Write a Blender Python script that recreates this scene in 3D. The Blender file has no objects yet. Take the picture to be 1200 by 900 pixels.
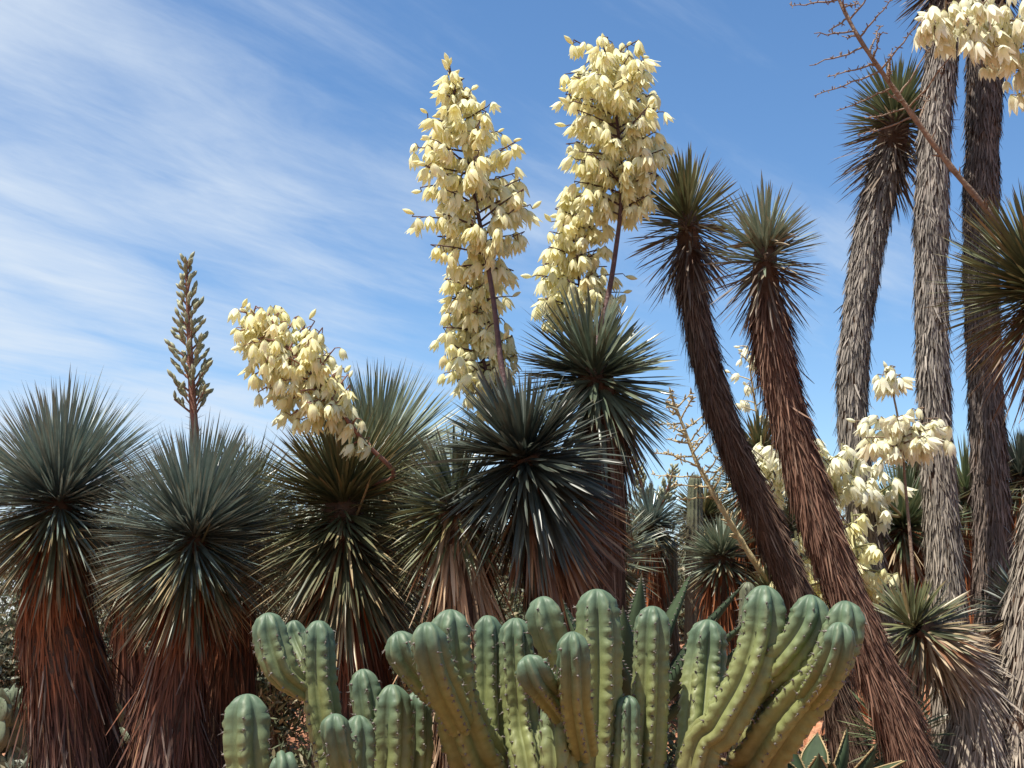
import bpy, math, random
import numpy as np
from mathutils import Vector, Matrix, noise

random.seed(11)
RNG = np.random.default_rng(11)
S = bpy.context.scene
COL = S.collection
R = math.radians

# ------------------------------------------------------------------ camera
F = 1448.0                       # focal length in pixels of a 1200 x 900 frame
PITCH = math.atan((730 - 450) / F)
CAM_H = 1.6
cam = bpy.data.cameras.new('camera')
cam.sensor_width = 36.0
cam.lens = 36.0 * F / 1200.0
cam.clip_start = 0.05
cam.clip_end = 3000.0
camo = bpy.data.objects.new('camera', cam)
camo.location = (0, 0, CAM_H)
camo.rotation_euler = (math.pi / 2 + PITCH, 0, 0)
COL.objects.link(camo)
S.camera = camo

# ------------------------------------------------------------------ sky, sun, exposure
SUN_EL, SUN_AZ = R(69), R(-126)          # azimuth clockwise from +Y: left and a little behind the camera
world = bpy.data.worlds.new('World')
S.world = world
world.use_nodes = True
wn = world.node_tree.nodes; wl = world.node_tree.links
wn.clear()
def wnode(t, **k):
    n = wn.new(t)
    for a, b in k.items(): setattr(n, a, b)
    return n
sky = wnode('ShaderNodeTexSky', sky_type='NISHITA', sun_disc=False, sun_elevation=SUN_EL,
            sun_rotation=SUN_AZ, altitude=300, air_density=1.0, dust_density=0.2, ozone_density=2.0)
tc = wnode('ShaderNodeTexCoord')
sep = wnode('ShaderNodeSeparateXYZ'); wl.new(tc.outputs['Generated'], sep.inputs[0])
zc = wnode('ShaderNodeMath', operation='MAXIMUM'); wl.new(sep.outputs[2], zc.inputs[0]); zc.inputs[1].default_value = 0.0
za = wnode('ShaderNodeMath', operation='ADD'); wl.new(zc.outputs[0], za.inputs[0]); za.inputs[1].default_value = 0.10
dx = wnode('ShaderNodeMath', operation='DIVIDE'); wl.new(sep.outputs[0], dx.inputs[0]); wl.new(za.outputs[0], dx.inputs[1])
dy = wnode('ShaderNodeMath', operation='DIVIDE'); wl.new(sep.outputs[1], dy.inputs[0]); wl.new(za.outputs[0], dy.inputs[1])
cmb = wnode('ShaderNodeCombineXYZ'); wl.new(dx.outputs[0], cmb.inputs[0]); wl.new(dy.outputs[0], cmb.inputs[1])
def cloud_noise(loc, rot, scl, scale, detail, rough, dist):
    m = wnode('ShaderNodeMapping', vector_type='TEXTURE'); m.inputs['Location'].default_value = loc
    m.inputs['Rotation'].default_value = rot; m.inputs['Scale'].default_value = scl
    wl.new(cmb.outputs[0], m.inputs[0])
    n = wnode('ShaderNodeTexNoise'); n.inputs['Scale'].default_value = scale
    n.inputs['Detail'].default_value = detail; n.inputs['Roughness'].default_value = rough
    n.inputs['Distortion'].default_value = dist
    wl.new(m.outputs[0], n.inputs['Vector']); return n
def wmath(op, a, b):
    n = wnode('ShaderNodeMath', operation=op)
    for i, v in enumerate((a, b)):
        if isinstance(v, (int, float)): n.inputs[i].default_value = v
        else: wl.new(v, n.inputs[i])
    return n.outputs[0]
def wramp(v, lo, hi):
    n = wnode('ShaderNodeMapRange', interpolation_type='SMOOTHSTEP')
    wl.new(v, n.inputs[0]); n.inputs[1].default_value = lo; n.inputs[2].default_value = hi
    return n.outputs[0]
streak = cloud_noise((0.4, 0.2, 0), (0, 0, R(50)), (2.2, 0.55, 1), 1.5, 9, 0.6, 0.6).outputs['Fac']
broad = cloud_noise((2.3, 1.1, 0), (0, 0, R(50)), (2.0, 1.2, 1), 0.9, 3, 0.5, 0.2).outputs['Fac']
fine = cloud_noise((5.3, 3.1, 0), (0, 0, R(50)), (1.7, 0.6, 1), 5.0, 8, 0.62, 0.6).outputs['Fac']
lean = wmath('MULTIPLY', sep.outputs[0], -0.36)              # the cloud bank lies to the left
mix1 = wmath('ADD', wmath('MULTIPLY', broad, 0.75), wmath('MULTIPLY', streak, 0.45))
mix1 = wmath('ADD', mix1, lean)
mix1 = wmath('ADD', mix1, wmath('MULTIPLY', wmath('SUBTRACT', fine, 0.5), 0.16))
mask = wmath('MULTIPLY', wramp(mix1, 0.53, 0.85), 0.95)
hs = wnode('ShaderNodeHueSaturation'); hs.inputs['Saturation'].default_value = 1.17; hs.inputs['Value'].default_value = 1.08
wl.new(sky.outputs[0], hs.inputs['Color'])
cl = wnode('ShaderNodeMixRGB'); wl.new(mask, cl.inputs[0])
wl.new(hs.outputs[0], cl.inputs[1]); cl.inputs[2].default_value = (4.6, 5.2, 5.9, 1)
bg = wnode('ShaderNodeBackground'); bg.inputs[1].default_value = 0.10
wl.new(cl.outputs[0], bg.inputs[0])
wo = wnode('ShaderNodeOutputWorld'); wl.new(bg.outputs[0], wo.inputs[0])

sl = bpy.data.lights.new('sun', 'SUN'); sl.energy = 5.0; sl.angle = R(0.53); sl.color = (1.0, 0.945, 0.845)
so = bpy.data.objects.new('sun', sl)
SUNV = Vector((math.sin(SUN_AZ) * math.cos(SUN_EL), math.cos(SUN_AZ) * math.cos(SUN_EL), math.sin(SUN_EL)))
so.rotation_euler = SUNV.to_track_quat('Z', 'Y').to_euler(); so.location = SUNV * 60
COL.objects.link(so)
S.view_settings.view_transform = 'Standard'; S.view_settings.look = 'None'
S.view_settings.exposure = 0.7; S.view_settings.gamma = 1.0
S.view_settings.use_curve_mapping = False

# ------------------------------------------------------------------ maths helpers
CT, ST = math.cos(PITCH), math.sin(PITCH)
def at(px, py, d):
    """World point at distance d (metres along +Y) on the line of sight of photograph pixel px, py."""
    x, y = (px - 600) / F, (450 - py) / F
    v = np.array([x, CT - y * ST, ST + y * CT])
    return v * (d / v[1]) + np.array([0, 0, CAM_H])
def sstep(a, b, x):
    t = min(1, max(0, (x - a) / (b - a))); return t * t * (3 - 2 * t)
def ground_z(x, y):
    h = 0.95 * sstep(10.5, 17, y) + 0.75 * sstep(0.5, 4.5, x) * sstep(10.5, 16, y) + 0.5 * sstep(16, 26, y)
    h *= 1 - sstep(40, 90, y)
    h += 0.05 * noise.noise((x * .9, y * .9, 0)) + 0.10 * noise.noise((x * .3, y * .3, 4)) * sstep(6, 12, y)
    return h
def unit(a): return a / np.maximum(np.linalg.norm(a, axis=-1, keepdims=True), 1e-9)
def catmull(pts, per=10):
    P = [np.array(p, float) for p in pts]
    P = [2 * P[0] - P[1]] + P + [2 * P[-1] - P[-2]]
    out = []
    for i in range(1, len(P) - 2):
        p0, p1, p2, p3 = P[i - 1:i + 3]
        for k in range(per):
            t = k / per
            out.append(0.5 * (2 * p1 + (p2 - p0) * t + (2 * p0 - 5 * p1 + 4 * p2 - p3) * t * t + (3 * p1 - p0 - 3 * p2 + p3) * t ** 3))
    out.append(P[-2]); return np.array(out)
class Path:
    def __init__(s, pts, per=10):
        s.p = catmull(pts, per)
        seg = np.linalg.norm(np.diff(s.p[:, :3], axis=0), axis=1)
        s.s = np.concatenate([[0], np.cumsum(seg)]); s.len = s.s[-1]
    def at(s, q):
        q = np.asarray(q, float)
        return np.stack([np.interp(q, s.s, s.p[:, i]) for i in range(s.p.shape[1])], -1)
    def tan(s, q):
        e = max(0.01, s.len * 0.01)
        return unit(s.at(np.clip(np.asarray(q) + e, 0, s.len))[..., :3] - s.at(np.clip(np.asarray(q) - e, 0, s.len))[..., :3])
def frame(t):
    """two unit vectors perpendicular to each tangent"""
    ref = np.where(np.abs(t[..., 2:3]) > 0.9, np.array([1., 0, 0]), np.array([0., 0, 1]))
    a = unit(np.cross(ref, t)); return a, np.cross(t, a)

# ------------------------------------------------------------------ mesh helpers
def mesh_np(name, V, Q, attrs=None, smooth=False):
    me = bpy.data.meshes.new(name)
    V = np.ascontiguousarray(V, dtype=np.float32); Q = np.ascontiguousarray(Q, dtype=np.int32)
    k = Q.shape[1]
    me.vertices.add(len(V)); me.vertices.foreach_set('co', V.ravel())
    me.loops.add(Q.size); me.loops.foreach_set('vertex_index', Q.ravel())
    me.polygons.add(len(Q)); me.polygons.foreach_set('loop_start', np.arange(0, Q.size, k, dtype=np.int32))
    if smooth: me.polygons.foreach_set('use_smooth', np.ones(len(Q), dtype=bool))
    for an, val in (attrs or {}).items():
        at_ = me.attributes.new(an, 'FLOAT', 'POINT'); at_.data.foreach_set('value', np.ascontiguousarray(val, dtype=np.float32))
    me.update(calc_edges=True); return me
def link(name, me, mat=None, parent=None, loc=(0, 0, 0)):
    o = bpy.data.objects.new(name, me)
    if mat is not None and not me.materials: me.materials.append(mat)
    o.location = loc; COL.objects.link(o)
    if parent is not None: o.parent = parent
    return o
def tag(o, label=None, cat=None, group=None, kind=None):
    for k, v in (('label', label), ('category', cat), ('group', group), ('kind', kind)):
        if v: o[k] = v
    return o
def thing(name, label, cat, loc, group=None):
    o = bpy.data.objects.new(name, None); o.location = Vector(loc); o.empty_display_size = .1
    COL.objects.link(o); return tag(o, label, cat, group)
class Geo:
    def __init__(s): s.V = []; s.Q = []; s.A = {'rnd': [], 'along': []}; s.n = 0
    def add(s, V, Q, rnd, along):
        s.V.append(V); s.Q.append(Q + s.n); s.A['rnd'].append(rnd); s.A['along'].append(along); s.n += len(V)
    def mesh(s, name, off=None, smooth=False):
        V = np.concatenate(s.V)
        if off is not None: V = V - off
        return mesh_np(name, V, np.concatenate(s.Q), {k: np.concatenate(v) for k, v in s.A.items()}, smooth)
def strips(base, dirv, nrm, L, W, droop, segs=5, keel=0.3, mode='leaf', curl=0.0, twist=0.0):
    """many leaf blades at once: three columns of vertices each"""
    N = len(base); dirv = unit(dirv); side = unit(np.cross(nrm, dirv)); nrm = np.cross(dirv, side)
    t = np.linspace(0, 1, segs + 1)[None, :, None]
    L = np.broadcast_to(L, N)[:, None, None]; W = np.broadcast_to(W, N)[:, None, None]; dr = np.broadcast_to(droop, N)[:, None, None]
    c = base[:, None] + dirv[:, None] * L * t + np.array([0, 0, -1.]) * dr * L * t ** 2
    cu = np.broadcast_to(curl, N)[:, None, None]
    c = c + side[:, None] * cu * L * t ** 2
    tt = t
    if mode == 'leaf': w = (0.55 + 0.45 * np.minimum(tt * 4, 1)) * np.sqrt(np.maximum(1 - tt ** 2.2, 0.0004))
    elif mode == 'bark': w = (0.9 + 0.1 * tt) * np.maximum(1 - tt ** 4 * .75, 0.02)
    else: w = np.sin(np.pi * np.clip(tt * .92 + .06, 0, 1)) ** .8
    w = w * W * 0.5
    a = np.broadcast_to(twist, N)[:, None, None] * tt
    sd = side[:, None] * np.cos(a) + nrm[:, None] * np.sin(a); nn = nrm[:, None] * np.cos(a) - side[:, None] * np.sin(a)
    V = np.stack([c - sd * w + nn * keel * w, c, c + sd * w + nn * keel * w], 2).reshape(-1, 3)
    r = (segs + 1) * 3
    q = []
    for i in range(segs):
        for j in range(2): q.append([i * 3 + j, i * 3 + j + 1, (i + 1) * 3 + j + 1, (i + 1) * 3 + j])
    Q = (np.array(q)[None] + (np.arange(N) * r)[:, None, None]).reshape(-1, 4)
    rnd = np.repeat(RNG.random(N), r); along = np.tile(np.repeat(np.linspace(0, 1, segs + 1), 3), N)
    return V, Q, rnd, along
def tube(P, rad, seg=10, cap=True):
    """tube along points P (n,3) with radii; returns V, Q, along"""
    P = np.asarray(P, float); n = len(P); rad = np.broadcast_to(rad, n)
    T = unit(np.gradient(P, axis=0)); a = np.zeros_like(P); b = np.zeros_like(P)
    a0, _ = frame(T[:1]); v = a0[0]
    for i in range(n):
        v = v - T[i] * np.dot(v, T[i]); v = v / np.linalg.norm(v); a[i] = v; b[i] = np.cross(T[i], v)
    ph = np.arange(seg) * 2 * np.pi / seg
    V = P[:, None] + rad[:, None, None] * (a[:, None] * np.cos(ph)[None, :, None] + b[:, None] * np.sin(ph)[None, :, None])
    V = V.reshape(-1, 3)
    i, j = np.meshgrid(np.arange(n - 1), np.arange(seg), indexing='ij'); j2 = (j + 1) % seg
    Q = np.stack([i * seg + j, i * seg + j2, (i + 1) * seg + j2, (i + 1) * seg + j], -1).reshape(-1, 4)
    return V, Q, np.repeat(np.linspace(0, 1, n), seg)

# ------------------------------------------------------------------ materials
def mat_base(name):
    m = bpy.data.materials.new(name); m.use_nodes = True
    nt = m.node_tree; nt.nodes.clear()
    def nd(t, **k):
        n = nt.nodes.new(t)
        for a, b in k.items(): setattr(n, a, b)
        return n
    out = nd('ShaderNodeOutputMaterial'); return m, nt, nd, out
def rgba(c): return (c[0], c[1], c[2], 1)
def mixc(nt, nd, f, a, b, mode='MIX'):
    n = nd('ShaderNodeMixRGB', blend_type=mode)
    for i, v in ((0, f), (1, a), (2, b)):
        if isinstance(v, (int, float)): n.inputs[i].default_value = v
        elif isinstance(v, tuple): n.inputs[i].default_value = rgba(v)
        else: nt.links.new(v, n.inputs[i])
    return n.outputs[0]
def maprange(nt, nd, v, a, b, c=0., d=1.):
    n = nd('ShaderNodeMapRange'); nt.links.new(v, n.inputs[0])
    for i, x in enumerate((a, b, c, d)): n.inputs[i + 1].default_value = x
    return n.outputs[0]
def rnd_node(nt, nd):
    a = nd('ShaderNodeAttribute', attribute_name='rnd'); o = nd('ShaderNodeObjectInfo')
    s = nd('ShaderNodeMath', operation='ADD'); nt.links.new(a.outputs['Fac'], s.inputs[0]); nt.links.new(o.outputs['Random'], s.inputs[1])
    f = nd('ShaderNodeMath', operation='FRACT'); nt.links.new(s.outputs[0], f.inputs[0]); return f.outputs[0]
def leaf_mat(name, a, b, tip, base, rough=.42, trans=.12, tip_at=.8, base_to=.22, spec=.5, odd=None, odd_frac=.1):
    m, nt, nd, out = mat_base(name)
    r = rnd_node(nt, nd); al = nd('ShaderNodeAttribute', attribute_name='along').outputs['Fac']
    c = mixc(nt, nd, r, a, b)
    if odd:
        r2 = nd('ShaderNodeMath', operation='MULTIPLY'); nt.links.new(r, r2.inputs[0]); r2.inputs[1].default_value = 7.31
        r3 = nd('ShaderNodeMath', operation='FRACT'); nt.links.new(r2.outputs[0], r3.inputs[0])
        c = mixc(nt, nd, maprange(nt, nd, r3.outputs[0], 1 - odd_frac - .03, 1 - odd_frac + .03), c, odd)
    c = mixc(nt, nd, maprange(nt, nd, al, base_to, 0), c, base)
    c = mixc(nt, nd, maprange(nt, nd, al, tip_at, 1.0, 0, .85), c, tip)
    no = nd('ShaderNodeTexNoise'); no.inputs['Scale'].default_value = 22; no.inputs['Detail'].default_value = 4
    g = nd('ShaderNodeNewGeometry'); nt.links.new(g.outputs['Position'], no.inputs['Vector'])
    c = mixc(nt, nd, .5, c, maprange(nt, nd, no.outputs['Fac'], .3, .7, .55, 1.25), 'MULTIPLY')
    p = nd('ShaderNodeBsdfPrincipled'); nt.links.new(c, p.inputs['Base Color'])
    p.inputs['Roughness'].default_value = rough; p.inputs['Specular IOR Level'].default_value = spec
    t = nd('ShaderNodeBsdfTranslucent'); nt.links.new(c, t.inputs[0])
    x = nd('ShaderNodeMixShader'); x.inputs[0].default_value = trans
    nt.links.new(p.outputs[0], x.inputs[1]); nt.links.new(t.outputs[0], x.inputs[2]); nt.links.new(x.outputs[0], out.inputs[0])
    return m
def bark_mat(name, young, old, z0, z1, light=(.35, .28, .2), rough=.75, spec=.25):
    """dead hanging leaves: reddish where young (above z1), weathered where old (below z0), each leaf its own tone"""
    m, nt, nd, out = mat_base(name)
    r = rnd_node(nt, nd); g = nd('ShaderNodeNewGeometry'); sp = nd('ShaderNodeSeparateXYZ'); nt.links.new(g.outputs['Position'], sp.inputs[0])
    no = nd('ShaderNodeTexNoise'); no.inputs['Scale'].default_value = 4; no.inputs['Detail'].default_value = 5; nt.links.new(g.outputs['Position'], no.inputs['Vector'])
    ad = nd('ShaderNodeMath', operation='MULTIPLY_ADD'); nt.links.new(no.outputs['Fac'], ad.inputs[0]); ad.inputs[1].default_value = .9; nt.links.new(sp.outputs[2], ad.inputs[2])
    f = maprange(nt, nd, ad.outputs[0], z0 + .45, z1 + .45)
    c = mixc(nt, nd, f, old, young)
    c = mixc(nt, nd, 1.0, c, maprange(nt, nd, r, 0, 1, .45, 1.5), 'MULTIPLY')
    r2 = nd('ShaderNodeMath', operation='MULTIPLY'); nt.links.new(r, r2.inputs[0]); r2.inputs[1].default_value = 5.77
    r3 = nd('ShaderNodeMath', operation='FRACT'); nt.links.new(r2.outputs[0], r3.inputs[0])
    c = mixc(nt, nd, maprange(nt, nd, r3.outputs[0], .82, 1, 0, .75), c, light)
    p = nd('ShaderNodeBsdfPrincipled'); nt.links.new(c, p.inputs['Base Color'])
    p.inputs['Roughness'].default_value = rough; p.inputs['Specular IOR Level'].default_value = spec
    nt.links.new(p.outputs[0], out.inputs[0]); return m
def noise_mat(name, cols, scale=6, rough=.85, bump=.4, bscale=30, spec=.3):
    m, nt, nd, out = mat_base(name)
    g = nd('ShaderNodeNewGeometry')
    no = nd('ShaderNodeTexNoise'); no.inputs['Scale'].default_value = scale; no.inputs['Detail'].default_value = 8; no.inputs['Roughness'].default_value = .65
    nt.links.new(g.outputs['Position'], no.inputs['Vector'])
    rp = nd('ShaderNodeValToRGB'); rp.color_ramp.elements[0].position = .33; rp.color_ramp.elements[1].position = .68
    rp.color_ramp.elements[0].color = rgba(cols[0]); rp.color_ramp.elements[1].color = rgba(cols[-1])
    if len(cols) == 3: e = rp.color_ramp.elements.new(.5); e.color = rgba(cols[1])
    nt.links.new(no.outputs['Fac'], rp.inputs[0])
    n2 = nd('ShaderNodeTexNoise'); n2.inputs['Scale'].default_value = bscale; n2.inputs['Detail'].default_value = 8; nt.links.new(g.outputs['Position'], n2.inputs['Vector'])
    bp = nd('ShaderNodeBump'); bp.inputs['Strength'].default_value = bump; bp.inputs['Distance'].default_value = .03; nt.links.new(n2.outputs['Fac'], bp.inputs['Height'])
    p = nd('ShaderNodeBsdfPrincipled'); nt.links.new(rp.outputs[0], p.inputs['Base Color']); nt.links.new(bp.outputs[0], p.inputs['Normal'])
    p.inputs['Roughness'].default_value = rough; p.inputs['Specular IOR Level'].default_value = spec
    nt.links.new(p.outputs[0], out.inputs[0]); return m

M = {}
M['blue'] = leaf_mat('blue_grey_leaf', (.12, .165, .145), (.20, .24, .205), (.14, .12, .07), (.22, .24, .15), rough=.27, spec=.8)
M['teal'] = leaf_mat('deep_blue_leaf', (.042, .056, .045), (.088, .102, .078), (.07, .06, .045), (.12, .13, .09), rough=.38, spec=.5)
M['sage'] = leaf_mat('sage_leaf', (.085, .112, .072), (.16, .185, .125), (.15, .12, .07), (.20, .20, .12), rough=.3, spec=.7)
M['olive'] = leaf_mat('olive_leaf', (.085, .098, .045), (.16, .165, .075), (.17, .12, .06), (.23, .22, .11), rough=.4, odd=(.27, .20, .09), odd_frac=.08)
M['old'] = leaf_mat('ageing_leaf', (.068, .078, .045), (.145, .142, .07), (.22, .15, .075), (.10, .08, .045), rough=.42, odd=(.34, .26, .14), odd_frac=.25)
M['oldred'] = leaf_mat('red_brown_leaf', (.10, .055, .028), (.20, .10, .045), (.20, .13, .07), (.10, .05, .03), rough=.5, odd=(.30, .20, .11), odd_frac=.15)
M['straw'] = leaf_mat('straw_leaf', (.25, .18, .10), (.42, .32, .2), (.32, .25, .16), (.3, .19, .1), rough=.6, trans=.15, odd=(.22, .10, .045), odd_frac=.25)
M['green'] = leaf_mat('green_leaf', (.09, .125, .065), (.17, .20, .10), (.15, .12, .06), (.2, .22, .1), rough=.4)
M['pale'] = leaf_mat('pale_leaf', (.15, .19, .13), (.24, .265, .19), (.18, .16, .1), (.25, .26, .17), rough=.38)
M['brown'] = leaf_mat('brown_leaf', (.085, .06, .045), (.16, .115, .08), (.15, .11, .08), (.10, .06, .04), rough=.55, odd=(.32, .26, .17), odd_frac=.12)
M['bark_red'] = bark_mat('red_fibre', (.21, .066, .020), (.085, .046, .036), .8, 1.7, (.27, .15, .075))
M['bark_rust'] = bark_mat('rust_fibre', (.14, .074, .048), (.14, .075, .05), .5, 2.2, (.28, .19, .135))
M['bark_dark'] = bark_mat('dark_fibre', (.11, .065, .044), (.105, .064, .045), .5, 2.2, (.30, .23, .17))
M['bark_grey'] = bark_mat('grey_fibre', (.20, .175, .15), (.29, .245, .195), .8, 3.5, (.42, .36, .30))
M['bark_greyd'] = bark_mat('brown_grey_fibre', (.12, .096, .083), (.155, .112, .088), .8, 3.5, (.33, .27, .22))
M['bark_straw'] = bark_mat('straw_fibre', (.33, .21, .12), (.22, .13, .075), .6, 1.8, (.5, .4, .28))
M['core'] = noise_mat('trunk_core', [(.05, .03, .02), (.11, .065, .04)], 14)
M['soil'] = noise_mat('red_soil', [(.17, .075, .042), (.28, .13, .075), (.36, .20, .13)], 1.6, .95, .8, 9, .1)
M['rock'] = noise_mat('red_rock', [(.24, .085, .045), (.40, .17, .09), (.50, .27, .17)], 5, .9, .9, 18, .15)
M['litter'] = leaf_mat('dry_litter', (.20, .14, .08), (.36, .27, .16), (.3, .22, .13), (.2, .12, .07), rough=.7, odd=(.13, .12, .06), odd_frac=.3)
M['stalk_dark'] = noise_mat('dark_stalk', [(.055, .03, .032), (.13, .07, .06)], 30, .6, .3, 60)
M['stalk_brown'] = noise_mat('brown_stalk', [(.15, .10, .07), (.26, .185, .13)], 26, .65, .4, 70)
M['stalk_straw'] = noise_mat('straw_stalk', [(.36, .27, .14), (.52, .42, .24)], 26, .65, .3, 70)
M['stalk_red'] = noise_mat('reddish_stalk', [(.17, .075, .06), (.27, .14, .09)], 26, .65, .3, 70)
M['stalk_green'] = noise_mat('green_stalk', [(.20, .20, .09), (.33, .29, .14)], 20, .6, .3, 70)
M['bush'] = leaf_mat('bush_leaf', (.05, .065, .03), (.13, .14, .065), (.13, .13, .06), (.09, .08, .04), rough=.55, odd=(.27, .22, .12), odd_frac=.2, base_to=.01)
M['bush2'] = leaf_mat('grey_bush_leaf', (.085, .10, .07), (.17, .18, .12), (.18, .17, .1), (.11, .1, .06), rough=.55, odd=(.30, .25, .15), odd_frac=.2, base_to=.01)
M['twig'] = noise_mat('twig', [(.10, .07, .05), (.2, .15, .1)], 20)

def petal_mat(name, a, b, trans=.38):
    m, nt, nd, out = mat_base(name)
    r = rnd_node(nt, nd); al = nd('ShaderNodeAttribute', attribute_name='along').outputs['Fac']
    c = mixc(nt, nd, r, a, b)
    c = mixc(nt, nd, maprange(nt, nd, al, .18, 0), c, (.50, .47, .18))
    r2 = nd('ShaderNodeMath', operation='MULTIPLY'); nt.links.new(r, r2.inputs[0]); r2.inputs[1].default_value = 9.13
    r3 = nd('ShaderNodeMath', operation='FRACT'); nt.links.new(r2.outputs[0], r3.inputs[0])
    c = mixc(nt, nd, maprange(nt, nd, r3.outputs[0], .94, .98, 0, .4), c, (.70, .54, .32))
    p = nd('ShaderNodeBsdfPrincipled'); nt.links.new(c, p.inputs['Base Color'])
    p.inputs['Roughness'].default_value = .5; p.inputs['Specular IOR Level'].default_value = .3
    t = nd('ShaderNodeBsdfTranslucent'); nt.links.new(c, t.inputs[0])
    x = nd('ShaderNodeMixShader'); x.inputs[0].default_value = trans
    nt.links.new(p.outputs[0], x.inputs[1]); nt.links.new(t.outputs[0], x.inputs[2]); nt.links.new(x.outputs[0], out.inputs[0])
    return m
M['petal'] = petal_mat('cream_petal', (.85, .80, .44), (.89, .87, .60))
M['petalw'] = petal_mat('ivory_petal', (.84, .81, .57), (.88, .87, .70))

def cactus_mat(name, tipc, bodyc, oldc):
    m, nt, nd, out = mat_base(name)
    al = nd('ShaderNodeAttribute', attribute_name='along').outputs['Fac']      # metres below the tip
    rib = nd('ShaderNodeAttribute', attribute_name='rnd').outputs['Fac']       # 1 on a rib crest, 0 in a groove
    g = nd('ShaderNodeNewGeometry')
    no = nd('ShaderNodeTexNoise'); no.inputs['Scale'].default_value = 9; no.inputs['Detail'].default_value = 6; nt.links.new(g.outputs['Position'], no.inputs['Vector'])
    ad = nd('ShaderNodeMath', operation='MULTIPLY_ADD'); nt.links.new(no.outputs['Fac'], ad.inputs[0]); ad.inputs[1].default_value = .12; nt.links.new(al, ad.inputs[2])
    c = mixc(nt, nd, maprange(nt, nd, ad.outputs[0], .10, .26), tipc, bodyc)
    c = mixc(nt, nd, maprange(nt, nd, ad.outputs[0], .42, .75), c, oldc)
    # waxy bloom: paler patches, rubbed off along the crests
    n2 = nd('ShaderNodeTexNoise'); n2.inputs['Scale'].default_value = 38; n2.inputs['Detail'].default_value = 7; n2.inputs['Roughness'].default_value = .65; nt.links.new(g.outputs['Position'], n2.inputs['Vector'])
    c = mixc(nt, nd, .65, c, maprange(nt, nd, n2.outputs['Fac'], .3, .7, .68, 1.28), 'MULTIPLY')
    # corky scars
    n3 = nd('ShaderNodeTexNoise'); n3.inputs['Scale'].default_value = 17; n3.inputs['Detail'].default_value = 8; n3.inputs['Roughness'].default_value = .7; nt.links.new(g.outputs['Position'], n3.inputs['Vector'])
    c = mixc(nt, nd, maprange(nt, nd, n3.outputs['Fac'], .655, .70, 0, .75), c, (.20, .14, .08))
    c = mixc(nt, nd, maprange(nt, nd, rib, .93, 1.0, 0, .22), c, (.30, .30, .17))
    bp = nd('ShaderNodeBump'); bp.inputs['Strength'].default_value = .22; bp.inputs['Distance'].default_value = .004; nt.links.new(n2.outputs['Fac'], bp.inputs['Height'])
    p = nd('ShaderNodeBsdfPrincipled'); nt.links.new(c, p.inputs['Base Color']); nt.links.new(bp.outputs[0], p.inputs['Normal'])
    p.inputs['Roughness'].default_value = .52; p.inputs['Specular IOR Level'].default_value = .35
    nt.links.new(p.outputs[0], out.inputs[0]); return m
M['cactus'] = cactus_mat('blue_green_cactus', (.085, .130, .078), (.185, .205, .075), (.16, .13, .05))
M['column'] = cactus_mat('dusty_cactus', (.11, .12, .07), (.12, .125, .075), (.11, .09, .06))
M['pad'] = cactus_mat('pad_skin', (.13, .16, .105), (.15, .17, .10), (.16, .15, .09))
M['spine'] = noise_mat('spine', [(.06, .05, .045), (.24, .21, .18)], 60, .6, 0)
M['agave'] = leaf_mat('agave_leaf', (.028, .046, .022), (.045, .068, .032), (.07, .05, .03), (.08, .10, .05), rough=.7, trans=.02, tip_at=.93, spec=.2)
M['agave_edge'] = noise_mat('agave_edge', [(.28, .20, .09), (.42, .31, .16)], 20, .6, 0)
M['bud'] = leaf_mat('grey_green_bud', (.26, .28, .17), (.36, .36, .22), (.44, .42, .28), (.14, .13, .08), rough=.55, tip_at=.7)

# ------------------------------------------------------------------ ground
def make_ground():
    xs = np.concatenate([[-900, -300, -120, -60], np.linspace(-30, 30, 121), [60, 120, 300, 900]])
    ys = np.concatenate([[-300, -80, -20], np.linspace(-6, 44, 126), [60, 80, 120, 300, 1500]])
    V = np.array([[x, y, ground_z(x, y)] for y in ys for x in xs]); nx, ny = len(xs), len(ys)
    i, j = np.meshgrid(np.arange(ny - 1), np.arange(nx - 1), indexing='ij')
    Q = np.stack([i * nx + j, i * nx + j + 1, (i + 1) * nx + j + 1, (i + 1) * nx + j], -1).reshape(-1, 4)
    tag(link('ground', mesh_np('ground', V, Q, smooth=True), M['soil']), 'red-orange bare soil of the desert garden', kind='structure')
    # dead leaf litter lying over it
    n = 5200
    x = RNG.uniform(-9, 9, n); y = RNG.uniform(2.5, 19, n)
    b = np.array([[a, c, ground_z(a, c) + .012] for a, c in zip(x, y)])
    ang = RNG.uniform(0, 2 * np.pi, n); d = np.stack([np.cos(ang), np.sin(ang), RNG.uniform(-.02, .12, n)], -1)
    g = Geo(); g.add(*strips(b, d, np.tile([0, 0, 1.], (n, 1)), RNG.uniform(.15, .5, n), RNG.uniform(.008, .02, n), .03, 2, .3))
    tag(link('leaf_litter', g.mesh('leaf_litter'), M['litter']), 'dry straw leaf litter scattered over the red soil', kind='stuff')
make_ground()

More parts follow.
